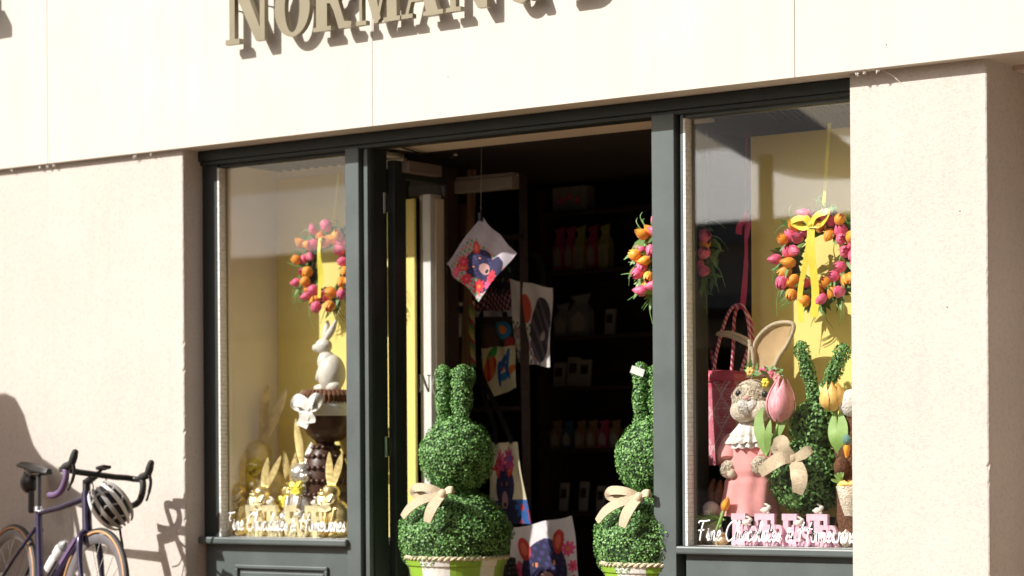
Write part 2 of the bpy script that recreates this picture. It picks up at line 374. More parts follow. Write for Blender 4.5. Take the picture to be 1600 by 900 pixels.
# frayed bits under the fascia edge and a thin crack
for (px, py, n) in [(18, 262, 4), (62, 258, 4), (74, 258, 6), (84, 260, 9), (210, 241, 7), (236, 238, 5), (1340, 112, 6), (1352, 110, 4), (1372, 108, 5)]:
    fr = MB(); p0 = W(px, py, .012); p0.z = ZL-.001; c_ = p0.copy()
    for j in range(n*2):
        c_ = p0 + Vector((random.uniform(-.012, .012), random.uniform(-.004, .004), -random.uniform(0, .022))); fr.tube([p0 if j % 2 else p0+Vector((.006, 0, 0)), (p0+c_)/2+Vector((random.uniform(-.006, .006), 0, 0)), c_], [.0016, .002, .0008], 5)
    P(fr, 'frayed_sealant', 'lace', bl)
fr = MB(); fr.tube([W(1378, 110, .045), W(1395, 118, .042), W(1412, 134, .056)], [.0012, .0022, .0008], 5); P(fr, 'loose_thread', 'lace', bl)
for (px, py) in [(1385, 70), (243, 305), (700, 120), (1500, 330), (1480, 480), (60, 590)]:
    Y = 0 if py < 150 else (.034 if px < 400 else .062); p = W(px, py, Y); sp = MB()
    sp.ball(p, (.003, .0015, .003), nu=8, nv=5); P(sp, 'wall_pit', 'room', bl)

# ------------------------------------------------------------------ shopfront joinery
sf = thing('doorway_frame', (-.1, YF, 0), 'dark grey green timber frame round the open shop doorway', 'door frame')
xa, xb, xc = X(541, .15), X(562, .15), X(576, YF)
f = MB(); f.bx(xa, xb, .15, .26, .0, 2.508); P(f, 'post', 'frame', sf, bevel=.003)
f = MB(); f.bx(xb+.016, xc, YF, .27, .0, 2.508); f.bx(xb-.001, xb+.018, .20, .25, 0, 2.508); P(f, 'post_moulding', 'frame', sf, bevel=.002)
f = MB(); f.bx(xc-.001, xc+.012, .2, .30, .12, 2.508); P(f, 'door_jamb', 'framedark', sf)
ya, yb = X(1020, .15), X(1055, .15)
f = MB(); f.bx(ya, yb, .15, .26, 0, 2.508); P(f, 'post', 'frame', sf, bevel=.003)
f = MB(); f.bx(XL+.0, XR0+.1,   .14, .25, 2.520, ZL-.002); f.bx(XL, XR0+.1, .155, .25, 2.500, 2.5205); P(f, 'header', 'framedark', sf, bevel=.003)
f = MB()
for k, z in enumerate((1.02, 2.2)):
    f.bx(xc+.011, xc+.03, .27, .31, z, z+.09); f.tube([(xc+.022, .268, z-.005), (xc+.022, .268, z+.095)], .007, 8)
P(f, 'hinge', 'steel', sf)

def window(t, x0, x1, bead_px, jambl, z0=ZS, seal=True, x1hide=False):
    f = MB(); f.bx(x0, x0+jambl, YF, .26, z0, 2.508)
    if not x1hide: f.bx(x1-.015, x1, YF+.01, .26, z0, 2.508)
    f.bx(x0+jambl, x1-.016, YF+.012, .26, 2.486, 2.508)
    P(f, 'frame', 'framedark' if bead_px else 'frame', t, bevel=.002)
    f = MB(); xi = x0+jambl
    for k in range(90):                                    # the ridged pale glazing bead
        z = z0 + (2.484-z0)*k/90; f.bx(xi+.0005, xi+.012, YF-.003, YG+.012, z, z+(2.484-z0)/90-.0012)
    P(f, 'glazing_bead', 'bead', t)
    f = MB(); f.bx(xi+.0125, x1-.012, YG, YG+.006, z0, 2.488); P(f, 'glass_pane', 'glass', t)
    f = MB(); f.bx(x0-.01, x1+.012, .125, .27, z0-.036, z0-.001); P(f, 'sill', 'frame', t, bevel=.008)
    f = MB(); f.bx(x0+.02, x1, YF, .25, 0, z0-.037); r = P(f, 'riser_panel', 'frame', t)
    return r
x0 = XL+.001; x1 = xa-.001
jl = X(342, YF)-x0
lw = thing('display_window', (-1.5, YF, 0), 'left shop window showing gold rabbits, in a dark grey green frame above a panelled riser', 'shop window')
rp = window(lw, x0, x1, True, jl)
f = MB(); px0, px1 = X(368, YF), X(512, YF); zt = Z(440, 884, YF)
for (a, b, c, d) in ((px0, px1, zt-.018, zt), (px0, px0+.018, .1, zt-.0185), (px1-.018, px1, .1, zt-.0185)): f.bx(a, b, YF-.016, YF+.004, c, d)
f.bx(px0+.03, px1-.03, YF-.008, YF+.004, .12, zt-.035)
P(f, 'panel_moulding', 'frame', rp, bevel=.004)
rw = thing('display_window', (1.3, YF, 0), 'right shop window showing plush rabbit and topiary, beside the rough cream pillar', 'shop window')
w0 = yb+.0205
rp = window(rw, w0, XR0+.06, False, max(.012, X(1070, YF)-w0), x1hide=True)
f = MB(); f.bx(yb, w0, .215, .25, .0, 2.508); P(f, 'frame_rebate', 'framedark', rw)
f = MB(); a = X(1072, YF); f.bx(a, XR0+.05, YF-.010, YF+.003, zt-.012, ZS-.06); P(f, 'panel_moulding', 'frame', rp, bevel=.004)

# display boxes behind the glass
xs = X(358, .235)
lb = thing('display_alcove', (-1.6, .6, 0), 'beige lined alcove with yellow back board inside the left window', 'alcove')
YB = .60
f = MB(); f.bx(xs-.04, xs, .235, YB+.03, ZS-.01, 2.511); P(f, 'side_lining', 'beige', lb)
xe = X(648, YB)
f = MB(); f.bx(xs, X(541, YB)+.14, YB, YB+.02, ZS-.01, 2.462); f.bx(X(541, YB)+.143, xe, YB+.004, YB+.02, .12, 2.30); P(f, 'back_board', 'yellow', lb, bevel=.002)
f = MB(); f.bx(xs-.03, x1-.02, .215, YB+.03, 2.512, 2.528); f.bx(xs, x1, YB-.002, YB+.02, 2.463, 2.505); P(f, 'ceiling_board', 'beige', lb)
f = MB(); f.bx(xs-.03, x1+.02, .215, YB+.03, ZS-.04, ZS); P(f, 'display_floor', 'white', lb)
f = MB()
for k in range(18): f.bx(xs+.04, x1-.05, .24+k*.019, .244+k*.019, 2.500, 2.504)
for k in range(12): xx = xs+.06+k*.062; f.bx(xx, xx+.006, .24, .575, 2.494, 2.4995)
P(f, 'ceiling_grille', 'framedark', lb)
# cream column next to the alcove
f = MB(); cx0, cx1 = X(664, .64), X(676, .64); f.bx(xe, cx0-.001, .645, .72, .12, 2.32); f.bx(cx1+.001, X(684, .66), .655, .72, .12, 2.3); P(f, 'architrave', 'cream', lb, bevel=.004)
f = MB(); f.bx(cx0, cx1, .63, .72, .12, 2.32); P(f, 'white_upright', 'white', lb, bevel=.003)
f = MB(); f.bx(X(640, .78), X(802, .78), .78, .84, Z(720, 301, .78), Z(720, 282, .78)); f.bx(X(640, .78), X(802, .78), .79, .84, Z(720, 282, .78), Z(720, 276, .78)); P(f, 'cornice', mat('grey_cream_paint', (.24, .205, .165), .7, var=.05), lb, bevel=.004)

rb = thing('display_alcove', (1.4, .6, 0), 'yellow back board under a dark ceiling grille inside the right window', 'alcove')
xg = X(1175, YB)
f = MB(); f.bx(xg, XR0+.3, YB, YB+.02, ZS, 2.44); P(f, 'back_board', 'yellow', rb, bevel=.002)
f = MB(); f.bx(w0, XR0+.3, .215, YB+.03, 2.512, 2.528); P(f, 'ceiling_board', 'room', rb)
f = MB(); f.bx(yb-.01, XR0+.3, .215, YB+.03, ZS-.04, ZS); P(f, 'display_floor', 'white', rb)
f = MB()
for k in range(16): f.bx(X(1190, .3), XR0+.2, .24+k*.022, .246+k*.022, 2.496, 2.502)
for k in range(26): xx = X(1190, .3)+k*.034; f.box((xx, .41, 2.490), (.006, .33, .006), (0, 0, .35))
P(f, 'ceiling_grille', 'black', rb)
f = MB(); a = XR0+.12; f.bx(a, a+.03, .215, YB, ZS, 2.51); P(f, 'side_lining', 'beige', rb)

# ------------------------------------------------------------------ open door leaves
dl = thing('shop_door', (xc+.03, .31, .12), 'left open glazed door with a pale closer on top, behind the left topiary', 'door')
dx = X(607, .31); 
def leaf(t, dx, w, th=.044, side=1):
    f = MB()
    f.bx(dx, dx+th, .31, .40, .14, 2.455); P(f, 'hinge_stile', 'framedark', t, bevel=.003)
    f = MB(); f.bx(dx, dx+th, .31+w-.09, .31+w, .14, 2.455); P(f, 'lock_stile', 'darkwood', t, bevel=.003)
    f = MB(); f.bx(dx, dx+th, .4005, .31+w-.0905, 2.37, 2.455); P(f, 'top_rail', 'framedark', t, bevel=.003)
    f = MB(); f.bx(dx, dx+th, .4005, .31+w-.0905, .14, .38); P(f, 'bottom_rail', 'framedark', t, bevel=.003)
    f = MB(); f.bx(dx+.018, dx+.024, .4005, .31+w-.0905, .3805, 2.3695); P(f, 'glass_pane', 'doorglass', t)
leaf(dl, dx, .50)
f = MB(); f.bx(dx+.046, dx+.095, .36, .62, Z(675, 272, .5), Z(675, 254, .5)); cl = P(f, 'door_closer', mat('closer_enamel', (.20, .165, .14), .5), dl, bevel=.006)
zz = Z(600, 229, .25)
f = MB(); f.bx(X(596, .25), X(611, .25), .25, .275, zz-.015, zz+.017); f.box((dx+.11, .40, zz-.012), (.022, .36, .012), (0, 0, .30)); f.box((dx+.15, .62, zz-.026), (.02, .2, .01), (0, 0, .9))
P(f, 'closer_arm', 'steel', cl)
f = MB(); f.tube([(dx+.04, .765, 1.02), (dx+.07, .765, 1.03), (dx+.07, .765, 1.20), (dx+.04, .765, 1.21)], .009, 8); P(f, 'pull_handle', 'gold', dl, smooth=True)

# vinyl letters on the door glass
def serif(ch):
    A = []; B = []
    if ch == 'N': A = [rect(.1, 0, .24, 1), rect(0, 0, .36, .075), rect(0, .93, .30, 1), [(.06, 1), (.38, 1), (1.0, 0), (.78, 0)], rect(.88, .0, 1.0, 1), rect(.74, .93, 1.14, 1)]
    if ch == 'O': A = [ell(.45, .5, .45, .52)]; B = [ell(.45, .5, .19, .44)]
    if ch == 'R': A = [rect(.08, 0, .36, 1), rect(0, 0, .46, .075), rect(0, .93, .4, 1), ell(.45, .735, .40, .265), [(.4, .52), (.62, .56), (.80, .12), (.98, .10), (.96, 0), (.66, 0), (.52, .34)]]; B = [ell(.44, .735, .13, .19), rect(.36, .56, .45, .91)]
    if ch == 'M': A = [rect(.10, 0, .18, 1), rect(0, 0, .30, .075), rect(0, .93, .3, 1), [(.08, 1), (.40, 1), (.72, .08), (.60, 0), (.54, 0)], [(.56, 0), (.64, 0), (1.0, 1), (.92, 1)], rect(.90, 0, 1.18, 1), rect(.80, 0, 1.28, .075), rect(.9, .93, 1.28, 1)]
    if ch == 'A': A = [[(.08, .0), (.16, 0), (.55, 1), (.46, 1)], [(.34, 1), (.58, 1), (1.0, 0), (.68, 0)], rect(.2, .27, .75, .34), rect(0, 0, .30, .075), rect(.58, 0, 1.1, .075)]
    if ch == '&': A = [ell(.42, .27, .42, .29), ell(.44, .78, .27, .24), [(.22, .92), (.42, .98), (1.02, .04), (.98, 0), (.74, 0)], rect(.70, .46, 1.1, .53), stroke([(.92, .5), (.86, .25), (.62, .05)], .06)[0], stroke([(.92, .5), (.86, .25), (.62, .05)], .06)[1]]; B = [ell(.33, .27, .15, .18), ell(.46, .80, .10, .13)]
    if ch == 'D': A = [rect(.08, 0, .36, 1), rect(0, 0, .5, .075), rect(0, .925, .5, 1), ell(.45, .5, .5, .5)]; B = [ell(.45, .5, .24, .42), rect(.36, .08, .46, .92)]; A = [a for a in A]
    return A, B
A, B = serif('N'); f = MB(); p0 = Vector((dx+.026, .52, Z(660, 612, .52)))
nzz = .085
glyph(f, A, B, lambda x, y, d: Vector((dx+.025+d, p0.y+x*.075, p0.z+y*nzz)), 0, .001)
A, B = serif('O'); glyph(f, A, B, lambda x, y, d: Vector((dx+.025+d, p0.y+.10+x*.065, p0.z+y*nzz*.8)), 0, .001)
P(f, 'lettering', 'goldvinyl', dl)

dr = thing('shop_door', (yb+.0, .31, .12), 'right open glazed door behind the right window, hung with a tulip wreath', 'door')
leaf(dr, yb-.03, .80)

# ------------------------------------------------------------------ raised fascia lettering
sg = thing('fascia_sign', (-.8, -.03, 3.04), 'row of raised bronze serif letters spelling NORMAN & D on the fascia', 'sign')
LX = [('N', 352, 422, .335, 'N'), ('O', 429, 484, .27, 'O'), ('R', 489, 549, .27, 'R'), ('M', 556, 625, .27, 'M'), ('A', 627, 692, .27, 'A'), ('N', 697, 770, .27, 'N'), ('&', 793, 846, .29, '&'), ('D', 878, 945, .335, 'D')]
widths = {'N': 1.14, 'O': .9, 'R': .98, 'M': 1.28, 'A': 1.1, '&': 1.1, 'D': .95}
ZB = 3.04
for ch, a, b, h, _ in LX:
    A, B = serif(ch); xa_ = W(a, 20, -.07).x; xb_ = W(b, 20, -.07).x; kx = (xb_-xa_)/widths[ch]
    f = MB()
    glyph(f, A, B, lambda x, y, d: Vector((xa_+x*kx, -.07+d, ZB+y*h)), 0, .028)
    o = P(f, 'letter', 'brass', sg, bevel=.0)
    for q in (.25, .75):
        f = MB()
        x_ = xa_+kx*widths[ch]*(.17 if q < .5 else .86)
        if ch in 'O&': x_ = xa_+kx*widths[ch]*(.1 if q < .5 else .85)
        f.tube([(x_, -.045, ZB+h*.5), (x_, .002, ZB+h*.5)], .005, 8)
        P(f, 'standoff_pin', 'steel', o)
# unseen lamp added above the frame at far left to cast the corner shadow
la = thing('shadow_lamp', (-3.33, -.02, 3.55), 'black wall lamp on the fascia above the picture\'s top left corner', 'wall lamp')
f = MB(); f.bx(-3.60, -3.48, -.12, 0, 3.50, 3.62); P(f, 'back_plate', 'black', la, bevel=.005)
f = MB(); f.bx(-3.62, -3.46, -.22, -.12, 3.47, 3.54); P(f, 'lamp_head', 'black', la, bevel=.01)

# ------------------------------------------------------------------ across the street (seen in the panes as reflections)
M['paleroof'] = mat('pale_roof_metal', (.82, .80, .76), .6, var=.05, scale=2)
def far_building(x0, x1, y, h, label, wallm, n, gable=False, depth=8):
    t = thing('terrace_building', ((x0+x1)/2, y, 0), label, 'building', 'buildings across the street')
    f = MB(); f.bx(x0, x1, y-depth, y, 0, h); P(f, 'wall', wallm, t)
    f = MB(); f.bx(x0-.2, x1+.2, y-depth, y+.35, h, h+.25); P(f, 'roof', 'roofmetal', t)
    w = (x1-x0)/n
    if h < 4.3:                                          # pale pitched roof added to brighten the reflections in the panes
        f = MB(); f.add([(x0-.2, y+.4, h+.26), (x1+.2, y+.4, h+.26), (x1+.2, y-4.5, h+1.9), (x0-.2, y-4.5, h+1.9), (x0-.2, y-4.5, h+.26), (x1+.2, y-4.5, h+.26)], [(0, 1, 2, 3), (3, 2, 5, 4), (0, 3, 4), (1, 5, 2), (0, 4, 5, 1)])
        P(f, 'reflector_roof', 'paleroof', t)
    for k in range(n):
        c = x0+w*(k+.5)
        f = MB(); f.bx(c-w*.34, c+w*.34, y+.02, y+.06, .6, 2.4); P(f, 'shop_window', 'darkglass', t)
        f = MB(); f.bx(c-w*.22, c+w*.22, y+.02, y+.06, 3.3, 4.6) if h > 5 else f.bx(c-.05, c+.05, y+.02, y+.06, 3.0, 3.1); P(f, 'upper_window', 'darkglass', t)
    f = MB(); f.bx(x0, x1, y, y+2.2, 2.75, 2.9); P(f, 'awning', 'roofmetal', t)
    return t
far_building(-34, -22.3, -17, 3.7, 'low pale rendered building across the street, farthest left', 'farwall', 4)
far_building(-21.9, -4.6, -17, 3.7, 'low cream building across the street with a metal awning', 'farwall', 4)
far_building(-4.5, 6, -17, 5.4, 'two storey cream building directly across the street', 'farwall', 5)
far_building(6.1, 24, -17, 4.4, 'pale building across the street, farthest right', 'farwall', 5)

far_building(13, 15, 3, 11, 'tall brown building along the street on the right', 'brownwall', 2, depth=50) if False else None
t = thing('sky_block_building', (13, -10, 0), 'tall brown brick block added outside the picture to keep sky light off right-facing walls', 'building')  # added out of view to block sky light from right-facing reveals
f = MB(); f.bx(10, 18, -24, -2.5, 0, 11); P(f, 'wall', mat('brown_brick', (.22, .13, .08), .9, var=.2, scale=8), t)
for k in range(6):
    for z in (1, 4, 7): f = MB(); f.bx(9.96, 10.02, -22+k*3.4, -20.4+k*3.4, z, z+1.8); P(f, 'window', 'darkglass', t)
# white sail added over street to give pale slanting reflections in the right window
sailm = bpy.data.materials.new('white_sailcloth'); sailm.use_nodes = True; q = sailm.node_tree; q.nodes.remove(q.nodes["Principled BSDF"])
d_ = q.nodes.new("ShaderNodeBsdfDiffuse"); d_.inputs[0].default_value = (.9, .88, .84, 1); tl = q.nodes.new("ShaderNodeBsdfTranslucent"); tl.inputs[0].default_value = (.95, .93, .88, 1)
ad = q.nodes.new("ShaderNodeMixShader"); ad.inputs[0].default_value = .55; q.links.new(d_.outputs[0], ad.inputs[1]); q.links.new(tl.outputs[0], ad.inputs[2]); q.links.new(ad.outputs[0], q.nodes["Material Output"].inputs[0])
def mirror(px, py, D):
    p = W(px, py, YG+D); return Vector((p.x, YG-D, p.z))
def sail(pts, label):
    t = thing('reflector_sail', pts[0][:2]+(0,) if False else (pts[0].x, pts[0].y, 0), label, 'reflector', 'sails added for reflections')
    n = 12; A, B_, C_, D_ = pts; f = MB()
    for i in range(n+1):
        for j in range(n+1):
            u, v = i/n, j/n; p = A*(1-u)*(1-v)+B_*u*(1-v)+C_*u*v+D_*(1-u)*v; p = p - Vector((0, 0, .25*math.sin(PI*u)*math.sin(PI*v))); f.v.append(p)
    for i in range(n):
        for j in range(n): k = i*(n+1)+j; f.f.append((k, k+1, k+n+2, k+n+1))
    f.mi = [0]*len(f.f); P(f, 'canvas', sailm, t, smooth=True)
    for p in (A, B_): f = MB(); f.tube([(p.x, p.y, 0), (p.x, p.y, p.z+.1)], .06, 10); P(f, 'mast', 'roofmetal', t)
sail([mirror(1060, 190, 7.0), mirror(1196, 262, 7.4), mirror(1420, 290, 11.5), mirror(1205, 140, 11)], 'white shade sail over the street, nearer the shop')
# ------------------------------------------------------------------ foliage
def leaves(mb, c, r, n, size=.012, squash=(1, 1, 1), jit=.08, axis=None, rnd=random):
    """small folded leaves over a ball (axis None) or along a tapered spindle axis = (p0, p1, r0, r1)"""
    for i in range(n):
        if axis is None:
            d = Vector((rnd.gauss(0, 1), rnd.gauss(0, 1), rnd.gauss(0, 1))).normalized()
            lump = 1 + .035*math.sin(d.x*9+1)*math.sin(d.z*8) + .03*math.sin(d.y*13+d.z*11)
            p = Vector(c) + Vector((d.x*squash[0], d.y*squash[1], d.z*squash[2]))*r*(lump+rnd.uniform(-jit, jit*.6))
        else:
            p0, p1, r0, r1 = axis; t = rnd.random(); a = rnd.uniform(0, 2*PI)
            ax = (p1-p0).normalized(); u = ax.orthogonal().normalized(); w = ax.cross(u)
            d = u*math.cos(a)+w*math.sin(a); rr = (r0+(r1-r0)*t)*(1 if t < .85 else max(.15, math.sqrt(max(0, 1-((t-.85)/.15)**2))))
            lump = 1 + .12*math.sin(t*17+a*2)
            p = p0+(p1-p0)*t + d*rr*(lump+rnd.uniform(-.2, .15)); d = (d + ax*rnd.uniform(-.2, .9)).normalized()
        nrm = (d + Vector((rnd.uniform(-1, 1), rnd.uniform(-1, 1), rnd.uniform(-1, 1)))*.75).normalized()
        t1 = nrm.cross(Vector((rnd.uniform(-1, 1), rnd.uniform(-1, 1), rnd.uniform(-1, 1)))).normalized(); t2 = nrm.cross(t1)
        L = size*rnd.uniform(.7, 1.25); w_ = L*.36
        o = len(mb.v)
        mb.v += [p-t1*L*.5, p+t2*w_+nrm*L*.08, p+t1*L*.5+nrm*L*.12, p-t2*w_+nrm*L*.08]
        mb.f += [(o, o+1, o+2), (o, o+2, o+3)]; mb.mi += [0, 0]
def bow(t, c, s, mname, name='bow', ang=0, tails=((-.8, -.9), (.25, -1.0)), loops=((-1, .25), (1, .35)), wide=.34, th=.004, nrm=(0, -1, 0)):
    """a tied bow: two loops, a knot, two tails; c knot, s half width"""
    f = MB(); c = Vector(c)
    for (lx, lz) in loops:
        L = Vector((lx, 0, lz))*s; up = Vector((-lz, 0, lx)).normalized() if lx > 0 else Vector((lz, 0, -lx)).normalized()
        pts = [c, c+L*.5+up*s*.20+Vector((0, -.10*s, 0)), c+L+up*s*.08+Vector((0, -.16*s, 0)), c+L*.98-up*s*.12+Vector((0, .02*s, 0)), c+L*.5-up*s*.14+Vector((0, .10*s, 0)), c+Vector((0, .04*s, 0))]
        pts = catmull(pts, 5); n = len(pts)
        ws = [s*wide*(.35+.75*math.sin(PI*min(1, max(0, i/(n-1))))**.6) for i in range(n)]
        # ribbons seen from the front: the broad side faces the street
        f.strip(pts, ws, Vector(nrm)+Vector((0, 0, .5)), th)
    for (tx, tz) in tails:
        pts = catmull([c, c+Vector((tx*.45, -.12, tz*.35))*s, c+Vector((tx*.8, -.05, tz*.72))*s, c+Vector((tx, -.10, tz))*s], 4); n = len(pts)
        f.strip(pts, [s*wide*(.4+.7*min(1, i/(n-1)*1.8)) for i in range(n)], Vector(nrm), th)
    f.ball(c+Vector((0, -.06*s, 0)), (s*.13, s*.13, s*.17), nu=10, nv=8)
    return f
# ------------------------------------------------------------------ bunny topiaries in the doorway
TY = .33
def topiary():
    base = Vector((X(712, TY), TY, .12))
    t = thing('bunny_topiary', base, 'left bunny shaped boxwood topiary in a green and white checked pot by the open door', 'topiary', 'bunny topiaries in the doorway')
    def at(px, py, Y=TY): return W(px, py, Y)
    s = S(712, TY)
    rim = at(712, 872).z
    n = 48; H = rim-.12
    def mfn(i, j): return ((j//4)+(0 if i < 3 else 1)) % 2
    prof = [(.0, 0), (.150, 0), (.156, .01), (.20, H*.5), (.228, H-.035), (.236, H-.03), (.243, H-.001), (.225, H-.002), (.215, H-.03), (0, H-.03)]
    f = MB(); f.lathe(prof, base, n=48, mfn=lambda i, j: ((j//5)+(1 if i == 2 else 0)) % 2); P(f, 'pot', ['potgreen', 'potwhite'], t, smooth=False)
    f = MB()
    for k in range(2):
        pts = []
        for i in range(161):
            a = 2*PI*i/160; b = a*26+PI*k; R = .240+.006*math.cos(b); pts.append(base+Vector((R*math.cos(a), R*math.sin(a), H+.006+.006*math.sin(b))))
        f.tube(pts, .007, 6)
    P(f, 'rope_rim', 'rope', t, smooth=True)
    cb = at(711, 838); rb_ = 87/s; cu = at(714, 712); ru = 58/s
    rnd = random.Random(3)
    f = MB(); f.ball(cb, (rb_*.95, rb_*.95, rb_*.80), nu=32, nv=20); f.ball(cu, ru*.94, nu=28, nv=18)
    ears = []
    for (a, b, r0, r1) in (((693, 676), (693, 570), 10.5, 12), ((719, 680), (724, 570), 12, 18.5)):
        p0 = at(*a); p1 = at(*b); ears.append((p0, p1, r0/s*.98, r1/s*.98)); f.tube([p0, p0.lerp(p1, .3), p0.lerp(p1, .8), p0.lerp(p1, .96)], [r0/s*.85, r0/s*.85, r1/s*.85, r1/s*.5], 12)
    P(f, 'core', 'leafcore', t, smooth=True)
    f = MB(); leaves(f, cb, rb_*.985, 18000, .0118, squash=(1, 1, .85), rnd=rnd); leaves(f, cu, ru*.985, 9000, .0118, rnd=rnd)
    P(f, 'foliage', 'leafA', t)
    for e in ears:
        f = MB(); leaves(f, None, 0, 2300, .0108, axis=e, rnd=rnd); P(f, 'ear', 'leafA', t)
    f = MB()
    neck = (cb+cu)/2; zc = at(700, 768).z
    s_ = 48/s
    def ribbon(pl, w):
        pts = catmull([at(x, y, Y) for x, y, Y in pl], 6); n = len(pts)
        f.strip(pts, [w*(.55+.6*math.sin(PI*min(1, .15+i/(n-1)*.75))) for i in range(n)], (.25, -1, .35), .006)
    ribbon([(692, 771, TY-.19), (672, 763, TY-.225), (650, 762, TY-.24), (648, 770, TY-.235), (668, 776, TY-.22), (692, 773, TY-.20)], .036)
    ribbon([(692, 773, TY-.20), (662, 780, TY-.25), (642, 792, TY-.27), (629, 808, TY-.27)], .040)
    ribbon([(692, 773, TY-.20), (680, 786, TY-.265), (672, 800, TY-.29), (667, 816, TY-.295)], .048)
    ribbon([(692, 772, TY-.19), (700, 766, TY-.215), (707, 766, TY-.21), (709, 770, TY-.18)], .030)
    f.ball(at(692, 772, TY-.215), (.022, .020, .024), nu=10, nv=8)
    P(f, 'bow', 'burlap', t, smooth=True)
    return t
t1 = topiary()
b2 = Vector((X(1021, TY), TY, .12))
t2 = dup(t1, b2, 'right bunny shaped boxwood topiary, white tag on its ear, half behind the post', rotz=-.10, scale=.985)
p = W(996, 580, TY-.075)
f = MB(); f.box(p, (.062, .0015, .034), (.1, .35, .35)); f.tube([p, p+Vector((.0, .03, .03))], .001, 5)
tg = P(f, 'white_tag', 'white', t2) if False else f.build('paper_tag', 'white', None, loc=p); tag(tg, 'small blank white paper tag on the ear of the right doorway topiary', 'tag')

# ------------------------------------------------------------------ tulip wreaths
def tulip_bm(col, open_=0.0, L=.068, R=.026):
    f = MB()
    def fn(th, ph): return 1.0
    # three outer and three inner petals, each a curved shell
    for k in range(6):
        a0 = k*PI/3; inner = k % 2; nu_, nv_ = 5, 7; v = []; fc = []
        for i in range(nv_):
            u = i/(nv_-1)
            for j in range(nu_):
                w = (j/(nu_-1)-.5)*2
                prof = max(.06, math.sin(PI*min(1, (.08+.92*u)**.8)))**.85 + open_*1.6*u*u
                wid = .72*math.sin(PI*(.12+.80*u))**.8*(1 if u < .8 else max(.12, 1-(u-.8)*4.2))
                a = a0+w*wid; r = R*prof*(.90 if inner else 1.0)*(1-.06*w*w)
                v.append((r*math.cos(a), r*math.sin(a), L*(u+(.03*(1-w*w) if u > .7 else 0))))
        for i in range(nv_-1):
            for j in range(nu_-1): fc.append((i*nu_+j, i*nu_+j+1, (i+1)*nu_+j+1, (i+1)*nu_+j))
        f.add(v, fc)
    f.ball((0, 0, L*.38), (R*.72, R*.72, L*.34), nu=12, nv=8)
    return f
TM = {}
for nm in ('tpink', 'torange'):
    o = tulip_bm(nm).build('tulip', nm, None, smooth=True); TM[nm] = o.data; bpy.data.objects.remove(o)
    o = tulip_bm(nm, .25, .060, .029).build('tulip', nm, None, smooth=True); TM[nm+'2'] = o.data; bpy.data.objects.remove(o)
